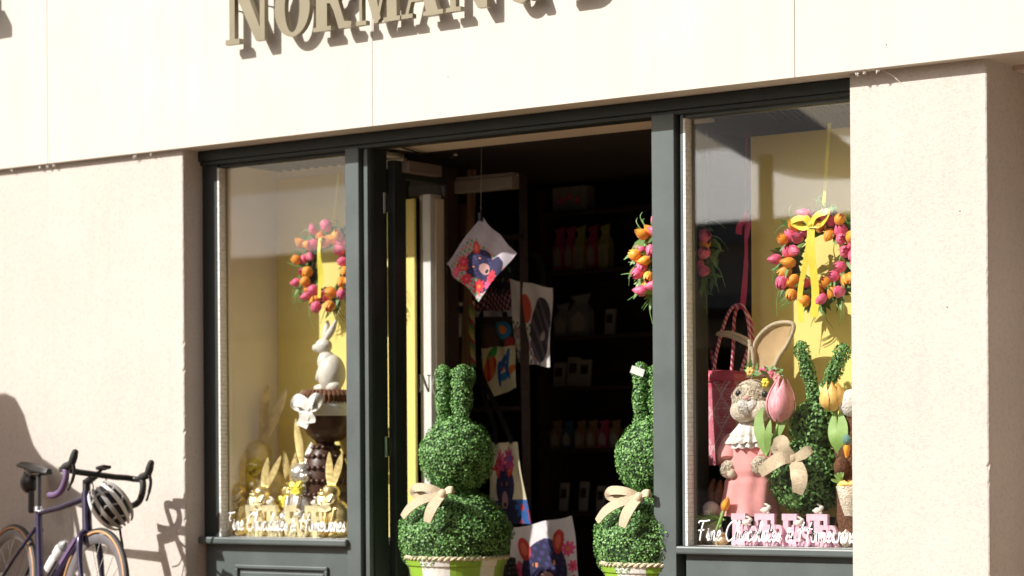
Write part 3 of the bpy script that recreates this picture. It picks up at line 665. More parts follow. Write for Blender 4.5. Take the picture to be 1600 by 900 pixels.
def wreath(px, py, Y, label, seed, ribbon_top_py, bowed=False, n=40, R=.150, cat='wreath'):
    rnd = random.Random(seed); c = W(px, py, Y)
    t = thing('tulip_wreath', c, label, cat, 'tulip wreaths')
    f = MB()
    f.torus((0, 0, 0), R*.98, .020, R=rotm((PI/2, 0, 0)), n=36, m=8)
    f.build('vine_ring', 'darkwood', t, smooth=True)
    f = MB(); 
    for i in range(260):
        a = rnd.uniform(0, 2*PI); r = R*rnd.uniform(.72, 1.25); d = Vector((math.cos(a), 0, math.sin(a))); tg_ = Vector((-math.sin(a), 0, math.cos(a)))*rnd.choice((-1, 1))
        p = d*r + Vector((0, rnd.uniform(-.035, .02), 0)); dr = (d*rnd.uniform(-.2, 1.0)+tg_*rnd.uniform(.3, 1)+Vector((0, rnd.uniform(-.5, .1), 0))).normalized()
        L = rnd.uniform(.05, .10); nn = Vector((rnd.uniform(-.5, .5), -1, rnd.uniform(-.5, .5)))
        pts = [p, p+dr*L*.35, p+dr*L*.7+Vector((0, -.008, -.004)), p+dr*L+Vector((0, -.01, -.016))]
        f.strip(pts, [.010, .024*rnd.uniform(.7, 1.2), .020, .002], nn, .0012)
    for i in range(26):                                   # long curling blades
        a = rnd.uniform(0, 2*PI); d = Vector((math.cos(a), 0, math.sin(a))); tg_ = Vector((-math.sin(a), 0, math.cos(a)))*rnd.choice((-1, 1))
        p = d*R*1.0; L = rnd.uniform(.10, .15)
        pts = catmull([p, p+d*L*.4+tg_*L*.1+Vector((0, -.03, .01)), p+d*L*.75+tg_*L*.3+Vector((0, -.04, 0)), p+d*L*.95+tg_*L*.6+Vector((0, -.03, -.03))], 4)
        k = len(pts); f.strip(pts, [.009*(1-.85*(i_/(k-1))) for i_ in range(k)], (rnd.uniform(-.3, .3), -1, 0), .0012)
    f.build('wreath_leaves', 'blade', t, smooth=True)
    kk = 0
    for i in range(n):
        a = 2*PI*(i+rnd.uniform(-.3, .3))/n*1.0; ring = i % 3
        r = R*(1.22, .88, 1.06)[ring]+rnd.uniform(-.012, .012); d = Vector((math.cos(a), 0, math.sin(a)))
        dr = (d*rnd.uniform(.2, 1.0)*(1 if ring != 1 else rnd.choice((-.6, .8))) + Vector((rnd.uniform(-.7, .7), rnd.uniform(-.8, -.25), rnd.uniform(-.7, .7)))).normalized()
        col = rnd.choice(('tpink', 'torange')) if rnd.random() < .35 else ('tpink', 'torange')[(i//2) % 2]
        o = bpy.data.objects.new('tulip', TM[col+rnd.choice(('', '2'))]); C.objects.link(o); o.parent = t
        o.location = d*r + Vector((0, -.040-.012*(2-ring)+rnd.uniform(-.008, .008), 0)) - dr*.012
        o.rotation_euler = dr.to_track_quat('Z', 'Y').to_euler(); s_ = rnd.uniform(.84, 1.08); o.scale = (s_,)*3
    top = W(px+9, ribbon_top_py, Y); 
    f = MB(); f.strip([top-c, Vector((.0, -.01, R*1.0))], .014, (.2, -1, 0), .001); f.build('hanging_ribbon', 'ribbon', t)
    f = MB(); q = Vector((-.012, -.085, R*.95))
    if bowed:
        pts = catmull([q, q+Vector((-.03, -.01, .03)), q+Vector((-.085, -.01, .018)), q+Vector((-.04, .0, -.012)), q], 5); f.strip(pts, .032, (.1, -1, .6), .0015)
        pts = catmull([q, q+Vector((.03, -.01, .035)), q+Vector((.085, -.01, .045)), q+Vector((.05, .0, .0)), q], 5); f.strip(pts, .034, (-.2, -1, .5), .0015)
        f.ball(q, (.014, .012, .014), nu=8, nv=6)
    for (x, L, w) in ((-.045, .42, .024), (.018, .40, .034)) if bowed else ((-.0, .30, .018), (.012, .25, .014)):
        pts = catmull([q, q+Vector((x*.3, -.012, -L*.3)), q+Vector((x*1.2, -.006, -L*.7)), q+Vector((x, -.012, -L))], 5); f.strip(pts, w, (.25, -1, 0), .0012)
    f.build('ribbon_bow', 'ribbon', t, smooth=True)
    return t
wreath(521, 418, .46, 'wreath of pink and orange tulips hanging in the left window beside the frame post', 5, 262, False, 38)
wreath(1287, 404, .46, 'wreath of pink and orange tulips with a big yellow bow in the right window', 11, 192, True, 42)
wreath(1060, 405, .40, 'wreath of tulips cut off by the post between doorway and right window', 23, 250, False, 38)
# wire hooks from the grille
f = MB(); a = W(1290, 172, .44); f.tube([a, W(1298, 186, .44), W(1304, 194, .44)], .003, 6); tag(f.build('wire_hook', 'black', None), 'bent black wire hook on the grille over the right wreath', 'hook')

# ------------------------------------------------------------------ printed cloth
def blend(c, k): return tuple(x*k for x in c)
def petals(u, v, cx, cy, r, n, ph=0, inner=.25):
    dx, dy = u-cx, v-cy; d = math.hypot(dx, dy)
    if d > r: return 0
    a = math.atan2(dy, dx)+ph; k = r*(.55+.45*abs(math.cos(a*n/2)))
    if d < r*inner: return 2
    return 1 if d < k else 0
def inell(u, v, cx, cy, rx, ry, rot=0):
    dx, dy = u-cx, v-cy; c_, s_ = math.cos(rot), math.sin(rot); x = dx*c_+dy*s_; y = -dx*s_+dy*c_
    return (x/rx)**2+(y/ry)**2 < 1
RED, BLU, GRN, ORG, CRM, NVY, PNK = (.60, .03, .05), (.03, .14, .45), (.05, .22, .04), (.75, .20, .03), (.82, .74, .44), (.02, .018, .065), (.80, .09, .24)
def devil(u, v, cx, cy, s):
    """dark furry animal head with red ears and pale muzzle, or None"""
    U, V = (u-cx)/s, (v-cy)/s
    if inell(U, V, -.62, .62, .20, .34, .35) or inell(U, V, .52, .66, .20, .34, -.35): return (.55, .05, .04) if not (inell(U, V, -.62, .62, .10, .2, .35) or inell(U, V, .52, .66, .10, .2, -.35)) else (.75, .16, .10)
    if inell(U, V, -.28, .12, .10, .06, -.4) or inell(U, V, .26, .12, .10, .06, .4): return (.70, .25, .12) if abs(U*7) % 1 > .5 else (.01, .01, .01)
    if inell(U, V, 0, -.58, .11, .08): return (.008, .008, .008)
    if inell(U, V, 0, -.42, .24, .30): return (.50, .30, .28)
    if inell(U, V, 0, .05, .72, .74): 
        return (.05, .04, .16) if math.sin(U*23+V*9)*math.sin(V*19) > .35 else NVY
    if inell(U, V, .05, -.9, 1.0, .55): return NVY
    return None
def p_devil(u, v):
    # towel: pale with the picture in one corner
    base = (.42, .38, .43)
    if u > .76 or v > .80 and u > .62: 
        return blend(base, .93 if .86 < u < .90 else 1)
    for (cx, cy, r, n, c1, c2) in ((.10, .46, .11, 9, RED, PNK), (.16, .20, .12, 8, RED, ORG), (.44, .10, .12, 8, RED, (.3, .0, .02)), (.30, .08, .08, 7, PNK, RED), (.08, .70, .09, 8, PNK, ORG), (.28, .72, .10, 9, RED, PNK)):
        k = petals(u, v, cx, cy, r, n)
        if k: return c1 if k == 1 else c2
    d = devil(v*-1+1, 1-u, .60, .62, .26)
    d = devil(u, v, .42, .46, .34)
    if d: return d
    if u < .70 and v < .92:
        q = math.sin(u*47+v*13)*math.sin(v*39-u*21)
        if q > .45: return (.10, .25, .05)
        if q < -.55: return ORG
        if q < -.35: return (.12, .05, .25)
    return base
def p_profile(u, v):
    base = (.80, .74, .72)
    if inell(u, v, .36, .68, .12, .18, .2): return (.62, .10, .06)
    if inell(u, v, .72, .45, .26, .42, -.25):
        if inell(u, v, .76, .38, .10, .05, .6): return (.5, .35, .33)
        return (.045, .04, .05) if math.sin(u*30+v*22) < .5 else (.13, .10, .13)
    if v < .50 and u < .72:
        for i in range(9):
            cx = .12+.21*(i % 3)+.06*(i//3 % 2); cy = .08+.14*(i//3); k = petals(u, v, cx, cy, .095, 8, i)
            if k: return ((.62, .58, .45) if i % 2 else (.35, .22, .30)) if k == 1 else (.60, .42, .05)
        if math.sin(u*60)*math.sin(v*55) > .1: return (.08, .16, .05)
    return base
def p_dark(u, v):
    if v < .10: return (.60, .56, .58)
    if v < .30: 
        return (.62, .25, .28) if math.sin(u*50+v*30)*math.sin(v*60-u*12) > .1 else (.02, .02, .03)
    q = math.sin(u*26+3*math.sin(v*9))*math.sin(v*24)
    return (.10, .16, .10) if q > .75 else (.30, .05, .06) if q < -.85 else (.012, .012, .018)
def p_floral(u, v):
    if v > .62:
        k = petals(u, v, .30, .66, .30, 22, .3, .12)
        if inell(u, v, .70, .86, .22, .13): return (.03, .22, .45) if not inell(u, v, .70, .86, .1, .06) else ORG
        return (.10, .05, .03) if k else ((.40, .04, .04) if inell(u, v, .88, .66, .13, .09) else (.02, .03, .02))
    for (cx, cy, a, c_) in ((.62, .42, .5, BLU), (.72, .30, -.9, BLU), (.45, .26, 1.4, (.02, .10, .40)), (.80, .44, 1.2, BLU), (.60, .22, .1, (.03, .25, .5))):
        if inell(u, v, cx, cy, .17, .055, a): return c_
    if inell(u, v, .52, .36, .09, .07): return RED
    if inell(u, v, .20, .36, .22, .13, .5): return ORG if math.sin(u*30) > -.3 else RED
    if inell(u, v, .28, .52, .20, .07, .5): return (.05, .32, .05)
    if inell(u, v, .88, .28, .14, .06, .2): return ORG
    return CRM
def p_bagdevil(u, v):
    for (cx, cy, r, n, c1, c2) in ((.35, .76, .17, 9, PNK, RED), (.62, .80, .15, 8, (.5, .05, .2), BLU), (.14, .62, .12, 8, RED, ORG), (.85, .20, .16, 8, BLU, RED), (.16, .12, .16, 7, RED, BLU)):
        k = petals(u, v, cx, cy, r, n)
        if k and v > .66 or (k and v < .3): return c1 if k == 1 else c2
    d = devil(u, v, .45, .46, .36)
    if d: return d
    if v < .30: return BLU if math.sin(u*22+v*16) > 0 else (.35, .06, .12)
    return (.78, .70, .48)
def p_bagfront(u, v):
    d = devil(u, v, .52, .42, .46)
    if d: return d
    for (cx, cy, r, n, c1, c2) in ((.16, .14, .18, 8, RED, PNK), (.34, .06, .12, 8, PNK, ORG), (.12, .44, .13, 9, PNK, RED), (.90, .62, .10, 8, PNK, ORG), (.92, .18, .12, 9, RED, ORG), (.94, .40, .08, 7, PNK, RED)):
        k = petals(u, v, cx, cy, r, n)
        if k: return c1 if k == 1 else c2
    if inell(u, v, .22, .42, .04, .16, .5) or inell(u, v, .12, .34, .03, .12, .2): return (.12, .20, .05)
    return (.68, .65, .67)
def p_pale(u, v): return (.45, .40, .42) if not petals(u, v, .5, .4, .25, 6) else (.35, .1, .1)
def cloth(name, label, cat, quad, Y, painter, n=110, wave=.012, handles=None, group=None, thick=.004, seed=1, mat_='vc'):
    """quad: photo corners top-left, top-right, bottom-right, bottom-left as they hang"""
    Q = [W(x, y, Y) for x, y in quad]; c = (Q[0]+Q[1])/2
    t = thing(name, c, label, cat, group)
    f = MB(); col = []; m = n+1
    for s_ in (0, 1):
        for i in range(m):
            for j in range(m):
                u, v = j/n, i/n
                p = (Q[0]*(1-u)+Q[1]*u)*(v) + (Q[3]*(1-u)+Q[2]*u)*(1-v)
                p = p + Vector((0, wave*(math.sin(u*9+seed+v*2)*(1.2-v)+.5*math.sin(v*7+u*13+seed)) + s_*thick*(1 if 0 < i < n and 0 < j < n else .2), wave*.25*math.sin(u*11+seed)))
                f.v.append(p); col.append(painter(u, v) if s_ == 0 else painter(.99, .99))
    k = m*m
    for i in range(n):
        for j in range(n):
            a = i*m+j; f.f.append((a, a+1, a+m+1, a+m)); f.f.append((k+a, k+a+m, k+a+m+1, k+a+1))
    for i in range(n):
        for (a, b) in ((i, i+1), (n*m+i+1, n*m+i), ((i+1)*m, i*m), (i*m+n, (i+1)*m+n)): f.f.append((a, b, b+k, a+k))
    f.mi = [0]*len(f.f); f.col = col
    P(f, 'printed_panel', mat_, t, smooth=True)
    for h in (handles or []):
        f = MB(); pts = catmull([W(x, y, yy) for x, y, yy in h], 5); f.strip(pts, .028, (0.1, -1, 0), .003); P(f, 'handle', 'black', t, smooth=True)
    return t
cloth('tea_towel', 'pale tea towel hung as a diamond, printed with dark blue animal and red flowers', 'tea towel', [(752, 338), (807, 395), (748, 471), (694, 413)], .62, lambda u, v: p_devil(1-v if False else u, v) if False else p_devil(v, 1-u), n=120, wave=.013)
tt = [o for o in bpy.data.objects if o.name.startswith('tea_towel')][0]
q = W(752, 338, .62)
f = MB(); f.box(q+Vector((0, -.006, -.004)), (.014, .02, .04)); P(f, 'clip', 'black', tt)
f = MB(); f.tube([q+Vector((0, -.004, .01)), Vector((q.x+.02, .60, 2.53))], .0012, 5); P(f, 'cord', 'paper', tt)
cloth('tea_towel', 'black flowered tea towel with pale hem, behind the diamond shaped towel', 'tea towel', [(742, 350), (803, 372), (800, 498), (746, 500)], 1.22, p_dark, wave=.012, seed=4)
cloth('tote_bag', 'cream tote bag with blue and orange flowers hanging below the black towel', 'bag', [(746, 496), (801, 500), (808, 606), (762, 624)], 1.20, p_floral, wave=.010, seed=3, handles=[[(752, 498, 1.2), (752, 450, 1.25), (780, 450, 1.25), (790, 500, 1.2)]])
cloth('tote_bag', 'white tote bag with red eared dark animal and daisies, hanging right of the towels', 'bag', [(796, 436), (863, 450), (861, 574), (806, 566)], 1.14, p_profile, wave=.012, seed=8, handles=[[(806, 440, 1.14), (812, 400, 1.2), (842, 404, 1.2), (850, 448, 1.14)]])
cloth('tote_bag', 'cream tote bag with bright animal face on long black handles, behind the left topiary', 'bag', [(768, 692), (808, 690), (828, 818), (762, 822)], 1.02, p_bagdevil, wave=.010, seed=6,
      handles=[[(776, 694, 1.01), (770, 660, 1.05), (748, 590, 1.08), (745, 560, 1.09)], [(800, 692, 1.01), (778, 640, 1.04), (754, 590, 1.07), (748, 556, 1.09)]])
cloth('tote_bag', 'large white tote bag with black animal and pink flowers standing low in the doorway', 'bag', [(797, 826), (893, 806), (912, 935), (796, 945)], .86, p_bagfront, wave=.014, seed=2)
cloth('tea_towel', 'folded flowered cloth low between the left topiary and the white tote bag', 'tea towel', [(778, 868), (806, 872), (812, 930), (774, 930)], .80, p_dark, wave=.01, seed=5, n=60)
cloth('tea_towel', 'narrow green and red striped cloth strip hanging beside the timber ladder', 'tea towel', [(732, 470), (741, 470), (743, 574), (734, 574)], 1.04, lambda u, v: ((.62, .60, .10), (.10, .40, .25), (.60, .08, .05), (.70, .66, .40))[int(v*14+u*2) % 4], wave=.004, n=50)
# ladder that carries them
ld_ = thing('display_ladder', W(716, 850, 1.1), 'timber display ladder carrying the printed towels and tote bags', 'ladder')
for (a, b, m_) in (((737, 266), (716, 900), 'wood'), ((816, 270), (824, 900), 'darkwood')):
    f = MB(); p = W(a[0], a[1], 1.2); q = W(b[0], b[1], 1.06); d = (p-q); f.tube([q, p], .030, 4); P(f, 'rail', m_, ld_)
for py in (372, 500, 640):
    f = MB(); f.tube([W(732, py, 1.16), W(818, py-2, 1.16)], .013, 8); P(f, 'rung', 'darkwood', ld_)
# panelled wall and container behind the door
f = MB(); f.bx(X(676, 1.5), X(1000, 1.5), 1.48, 1.55, .12, 2.5); tag(f.build('timber_partition', 'darkwood', None), 'dark timber partition behind the hanging towels and bags', 'partition') if False else None
pt = thing('timber_partition', (X(700, 1.3), 1.33, .12), 'brown timber panel behind the white wall container', 'partition')
f = MB(); f.bx(X(676, 1.32), X(722, 1.32), 1.32, 1.36, .12, 2.35); P(f, 'panel', mat('brown_panel', (.13, .065, .03), .6, var=.3, scale=3, stretch=(12, 12, 1)), pt)
ct = thing('wall_container', W(698, 525, 1.26), 'white plastic container with a blue band, beside the timber ladder', 'container')
a, b = W(684, 527, 1.2), W(714, 472, 1.2)
f = MB(); f.bx(a.x, b.x, 1.2, 1.31, a.z, b.z-.055); P(f, 'body', 'white', ct, bevel=.02)
f = MB(); f.bx(a.x-.002, b.x+.002, 1.195, 1.315, b.z-.054, b.z-.018); P(f, 'band', mat('navy_plastic', (.03, .05, .12), .4), ct, bevel=.004)
f = MB(); f.bx(a.x-.004, b.x+.004, 1.19, 1.315, b.z-.017, b.z); P(f, 'lid', 'white', ct, bevel=.004)
# ------------------------------------------------------------------ shelving deep in the shop
SYb = 2.1
sh = thing('shelf_unit', W(940, 850, SYb), 'dark wall shelving full of gifts at the back of the shop', 'shelving')
x0s, x1s = X(848, SYb), X(1030, SYb)
SH_PY = [325, 418, 522, 602, 700, 800]
for k, py in enumerate(SH_PY):
    z = Z(940, py, SYb); f = MB(); f.bx(x0s, x1s, SYb, SYb+.32, z-.022, z); P(f, 'shelf', 'darkwood', sh, bevel=.002)
for x in (x0s-.03, x1s): f = MB(); f.bx(x, x+.028, SYb-.01, SYb+.34, .12, 2.5); P(f, 'side_panel', 'darkwood', sh)
f = MB(); f.bx(x0s, x1s, SYb+.322, SYb+.34, .12, 2.5); P(f, 'back_panel', 'darkwood', sh)
def goods(kind, px, row, wpx, hpx, m, label, cat, group=None, dy=0):
    Y = SYb+.06+dy; z = Z(940, SH_PY[row], SYb)+.001; s_ = S(px, Y); w, h = wpx/s_/.8, hpx/s_; x = X(px, Y)
    t = thing(kind, (x, Y, z), label, cat, group)
    f = MB()
    if kind == 'gift_packet':
        f.add([(-w/2, 0, 0), (w/2, 0, 0), (w/2, .06, 0), (-w/2, .06, 0), (-w*.55, .005, h*.55), (w*.50, .0, h*.52), (w*.52, .06, h*.55), (-w*.48, .06, h*.52), (-w*.30, .026, h*.80), (w*.34, .026, h*.78), (w*.34, .034, h*.78), (-w*.30, .034, h*.80), (-w*.55, .028, h*.94), (w*.48, .022, h), (w*.48, .034, h), (-w*.55, .034, h*.94)],
              [(0, 1, 2, 3), (0, 1, 5, 4), (1, 2, 6, 5), (2, 3, 7, 6), (3, 0, 4, 7), (4, 5, 9, 8), (5, 6, 10, 9), (6, 7, 11, 10), (7, 4, 8, 11), (8, 9, 13, 12), (9, 10, 14, 13), (10, 11, 15, 14), (11, 8, 12, 15), (12, 13, 14, 15)])
        f.build('bag', m, t, smooth=False)
        f = MB(); f.add([(-w*.3, -.004, h*.1), (w*.3, -.004, h*.1), (w*.34, -.002, h*.4), (0, -.003, h*.58), (-w*.34, -.002, h*.4), (-w*.3, .0, h*.1), (w*.3, .0, h*.1), (w*.34, .002, h*.4), (0, .002, h*.58), (-w*.34, .002, h*.4)], [(0, 1, 2, 3, 4), (9, 8, 7, 6, 5), (0, 1, 6, 5), (1, 2, 7, 6), (2, 3, 8, 7), (3, 4, 9, 8), (4, 0, 5, 9)]); f.build('label', 'paper', t)
    elif kind == 'gift_box':
        f.box((0, .05, h/2), (w, .09, h)); f.build('box', m, t, bevel=.004)
        f = MB()
        for q in range(3):
            A = ell(-.25*w+.25*w*q, h*(.45+.12*(q % 2)), w*.09, w*.09, 10)
            glyph(f, [A], [], lambda x, y, d: Vector((x, .004+d, y)), 0, .0015)
        f.build('printed_flower', 'tpink', t)
    else:
        f.box((0, .04, h/2), (w, .012, h), (-.12, 0, 0)); f.build('card', m, t, bevel=.001)
        f = MB(); f.box((0, .032, h*.62), (w*.6, .006, h*.34), (-.12, 0, 0)); f.build('picture', 'darkwood', t)
    return t
pk = [mat('pink_foil', (.45, .06, .14), .35, var=.3), mat('lime_paper', (.40, .38, .10), .5, var=.2), mat('kraft', (.28, .17, .09), .6, var=.2), mat('blue_card', (.05, .10, .20), .5, var=.2)]
goods('gift_box', 890, 0, 52, 40, 'paper', 'flowered gift box on the top shelf at the back of the shop', 'box')
names5 = ['leftmost', 'second', 'third', 'fourth', 'rightmost']
for i, (px, m_) in enumerate(((872, pk[0]), (889, pk[0]), (905, pk[1]), (924, pk[0]), (943, pk[1]))):
    goods('gift_packet', px, 1, 15, 70, m_, ['pink gift packet, leftmost on the second shelf from the top', 'pink gift packet left of the middle yellow one on the second shelf', 'yellow labelled gift packet in the middle of the second shelf', 'pink gift packet between the two yellow ones on the second shelf', 'yellow labelled gift packet, rightmost on the second shelf from the top'][i], 'gift packet', 'packets on the second shelf')
clear = mat('cellophane', (.55, .58, .55), .12, metal=.6, bump=1.0, bscale=25)
for i, (px, m_, h) in enumerate(((876, clear, 52), (904, clear, 66), (948, 'paper', 40))):
    goods(('gift_packet', 'gift_packet', 'gift_card')[i], px, 2, (20, 30, 15)[i], h, m_, ['small cellophane packet at the left end of the third shelf', 'large shiny cellophane packet in the middle of the third shelf', 'pale card right of the cellophane packets on the third shelf'][i], 'gift')
for i, px in enumerate((868, 890, 908)):
    goods('gift_card', px, 3, 18, (38, 46, 42)[i], 'paper', ['card at the left end of the fourth shelf', 'taller card in the middle of the fourth shelf', 'card at the right of the three on the fourth shelf'][i], 'card', 'cards on the fourth shelf')
for i, px in enumerate((866, 884, 904, 922, 940, 958)):
    goods('gift_packet', px, 4, 14, 44, [pk[2], pk[3], pk[2], pk[2], pk[0], pk[2]][i], ['brown packet at the left end of the fifth shelf', 'blue packet, second on the fifth shelf', 'brown packet right of the blue one on the fifth shelf', 'brown packet left of the pink one on the fifth shelf', 'pink packet on the fifth shelf', 'brown packet at the right end of the fifth shelf'][i], 'gift packet', 'packets on the fifth shelf')
for i, px in enumerate((874, 905, 932)):
    goods('gift_card', px, 5, 13, (44, 46, 40)[i], 'paper', ['card on the lowest shelf, left', 'card on the lowest shelf, middle', 'card on the lowest shelf, right'][i], 'card', 'cards on the lowest shelf')
# ------------------------------------------------------------------ block letter signs and little rabbits
def block(ch):
    k = .27
    if ch == 'E': return [rect(.06, 0, .34, 1), rect(0, 0, .80, .2), rect(0, .8, .78, 1), rect(.3, .41, .62, .59), rect(.62, 0, .80, .34), rect(.60, .66, .78, 1), rect(.52, .34, .64, .66)], []
    if ch == 'T': return [rect(.34, 0, .62, 1), rect(.16, 0, .80, .16), rect(0, .8, .96, 1), rect(0, .62, .17, 1), rect(.79, .62, .96, 1)], []
    if ch == 'A': return [[(.10, 0), (.34, 0), (.56, 1), (.36, 1)], [(.40, 1), (.62, 1), (.92, 0), (.62, 0)], rect(.25, .24, .75, .40), rect(0, 0, .42, .14), rect(.54, 0, 1.0, .14)], []
    if ch == 'S': return stroke([(.70, .74), (.56, .88), (.30, .88), (.16, .72), (.24, .56), (.58, .44), (.68, .28), (.56, .12), (.28, .11), (.12, .26)], .24), []
    if ch == 'R': return [rect(.06, 0, .34, 1), rect(0, 0, .44, .14), rect(0, .86, .4, 1), ell(.44, .72, .36, .28), [(.38, .50), (.64, .52), (.94, 0), (.64, 0)]], [ell(.44, .72, .13, .11)]
def bunny_fig(f, c, s, face=1, R=None):
    """small crouching rabbit, s = body length"""
    c = Vector(c)
    f.ball(c+Vector((0, 0, .30*s)), (.42*s, .26*s, .30*s), nu=12, nv=8)
    f.ball(c+Vector((face*.36*s, 0, .56*s)), (.22*s, .19*s, .20*s), nu=10, nv=8)
    for y in (-.07, .07): f.ball(c+Vector((face*.14*s, y*s, .78*s)), (.26*s, .06*s, .09*s), rot=(0, face*.45, 0), nu=8, nv=6)
    f.ball(c+Vector((-face*.42*s, 0, .30*s)), .11*s, nu=8, nv=6)
    f.ball(c+Vector((face*.30*s, 0, .10*s)), (.16*s, .20*s, .10*s), nu=8, nv=6)
def easter(px0, px1, base_py, hs, Y, m, label, grp, bunm='ceramic', letters='EASTER'):
    """tall E and T with small letters between them; widths from the photograph"""
    z0 = ZS+.002
    t = thing('easter_sign', (X(px0, Y), Y, z0), label, 'letter sign', grp)
    w = X(px1, Y)-X(px0, Y); xo = X(px0, Y)
    lay = [('E', .0, .34, 1.0, 0), ('A', .27, .27, .62, -.022), ('S', .48, .20, .62, -.020), ('T', .54, .46, 1.0, .004), ('E', .86, .24, .66, -.022), ('R', 1.02, .27, .66, -.020)]
    lay = [(c, a/1.29, b/1.29, h, dy) for c, a, b, h, dy in lay]
    for c, a, b, h, dy in lay:
        A, B = block(c); wn = {'E': .8, 'T': .96, 'A': 1, 'S': .84, 'R': .94}[c]; f = MB()
        glyph(f, A, B, lambda x, y, d: Vector((xo+(a+b*x/wn)*w, Y+dy+d, z0+y*h*hs)), -.010, .010)
        P(f, 'letter', m, t)
    for (a, h, dy, s_) in ((.27+.135, .62, -.022, .048), (.54+.23, 1.0, .004, .050)):
        f = MB(); bunny_fig(f, (xo+a/1.29*w, Y+dy, z0+h*hs-.001), s_, 1); P(f, 'rabbit_ornament', bunm, t, smooth=True)
hp = Z(1160, 803, .27)-ZS
easter(1143, 1229, 850, hp, .28, 'pink', 'pink block letter EASTER sign with white rabbits, nearer the plush rabbit', 'EASTER letter signs')
easter(1222, 1313, 850, hp, .28, 'pink', 'pink block letter EASTER sign with white rabbits, beside the pillar', 'EASTER letter signs')
hg = Z(400, 790, .27)-ZS
easter(384, 444, 838, hg, .28, 'palegold', 'gold block letter EASTER sign at the left below the big gold hare', 'EASTER letter signs')
easter(445, 520, 838, hg, .28, 'palegold', 'gold block letter EASTER sign in front of the chocolate egg', 'EASTER letter signs')

# ------------------------------------------------------------------ gold rabbits in the left window
def hare(px, Y, top_py, s, m, label, ears=((-.10, .98), (.12, 1.0)), bowm=None, bs=.10, face=-1, name='gold_rabbit', group=None, grp_y=ZS, earw=.055):
    """sitting hare, height s to ear tips"""
    b = Vector((X(px, Y), Y, ZS+.002)); t = thing(name, b, label, 'rabbit figurine', group)
    f = MB(); rnd = random.Random(px)
    f.ball(b+Vector((.02*s, .02*s, .22*s)), (.165*s, .15*s, .225*s), nu=20, nv=14)
    f.ball(b+Vector((face*.06*s, 0, .36*s)), (.11*s, .10*s, .17*s), nu=16, nv=12)
    for sx in (-1, 1):
        f.ball(b+Vector((sx*.11*s, -.04*s, .12*s)), (.075*s, .13*s, .12*s), nu=12, nv=8)
        f.ball(b+Vector((sx*.09*s, -.13*s, .03*s)), (.045*s, .10*s, .032*s), nu=10, nv=6)
        f.tube([b+Vector((sx*.06*s, -.09*s, .33*s)), b+Vector((sx*.055*s, -.13*s, .20*s)), b+Vector((sx*.045*s, -.145*s, .04*s))], [.035*s, .03*s, .028*s], 8)
    f.ball(b+Vector((.14*s, .12*s, .10*s)), .06*s, nu=10, nv=8)
    P(f, 'body', m, t, smooth=True)
    f = MB(); h = b+Vector((face*.05*s, -.03*s, .53*s))
    f.ball(h, (.105*s, .115*s, .10*s), nu=16, nv=12); f.ball(h+Vector((face*.07*s, -.055*s, -.03*s)), (.065*s, .06*s, .052*s), nu=12, nv=8)
    f.ball(h+Vector((face*.115*s, -.085*s, -.015*s)), .016*s, nu=8, nv=6)
    for sx in (-1, 1): f.ball(h+Vector((sx*.055*s+face*.02*s, -.095*s, .02*s)), (.018*s, .012*s, .020*s), nu=8, nv=6)
    P(f, 'head', m, t, smooth=True)
    for (ex, ez) in ears:
        p = h+Vector((ex*.3*s, .01*s, .07*s)); q = Vector((b.x+ex*s, b.y+.02*s, b.z+ez*s)); d = q-p; L = d.length; d.normalize()
        R = d.to_track_quat('Z', 'Y').to_matrix(); f = MB(); v = []; fc = []
        n_, m_ = 12, 12
        for i in range(n_+1):
            u = i/n_; r = earw*s*math.sin(PI*(.10+.88*u))**.8
            for j in range(m_):
                a = 2*PI*j/m_; hollow = .55 if math.sin(a) < -.3 else 1
                v.append(p+d*L*u+Vector((r*math.cos(a), r*.45*math.sin(a)*hollow*(-.2 if hollow < 1 else 1), 0)))
        for i in range(n_):
            for j in range(m_): fc.append((i*m_+j, i*m_+(j+1) % m_, (i+1)*m_+(j+1) % m_, (i+1)*m_+j))
        f.add(v, fc); P(f, 'ear', m, t, smooth=True)
    if bowm:
        c = b+Vector((face*.05*s, -.13*s, .42*s)); f = bow(t, c, bs*s, bowm, wide=.9, tails=((-.5, -1.1), (.5, -1.1))); P(f, 'bow', bowm, t, smooth=True)
    return t
def zpx(px, py, Y): return W(px, py, Y).z-ZS
hare(412, .46, 0, zpx(424, 600, .46), 'oldgold', 'big antique gold hare with long ears and a yellow bow in the left window', ears=((.02, 1.0), (.19, .97)), bowm='ribbon', earw=.052, face=-1)
hare(378, .31, 0, zpx(367, 708, .31), 'gold', 'small gold rabbit at the far left of the left window', ears=((-.16, 1.0), (.03, .99)), bowm='palegold', face=-1, group='small gold rabbits', earw=.06)
hare(416, .34, 0, zpx(430, 712, .34), 'gold', 'small gold rabbit in front of the big antique hare', ears=((.0, .98), (.22, 1.0)), bowm='palegold', face=-1, group='small gold rabbits', earw=.06)
hare(394, .42, 0, zpx(394, 690, .42), 'gold', 'gold rabbit standing behind the small gold rabbit farthest left', ears=((-.12, 1.0), (.04, .98)), bowm='palegold', face=1, group='small gold rabbits', earw=.055)
hare(448, .44, 0, zpx(448, 705, .44), 'gold', 'gold rabbit standing between the big antique hare and the silver hare', ears=((-.06, 1.0), (.12, .98)), bowm='ribbon', bs=.07, face=1, group='small gold rabbits', earw=.055)
hare(524, .29, 0, zpx(524, 707, .29), 'gold', 'small gold rabbit beside the frame post, in front of the chocolate egg', ears=((-.12, 1.0), (.08, 1.0)), bowm='palegold', face=-1, group='small gold rabbits', earw=.06)
hare(470, .38, 0, zpx(458, 655, .38), 'silver', 'slim silver hare with a gold ear, beside the chocolate egg', ears=((-.08, 1.0), (.10, .80)), bowm='ribbon', bs=.055, face=1, name='silver_rabbit', earw=.045)
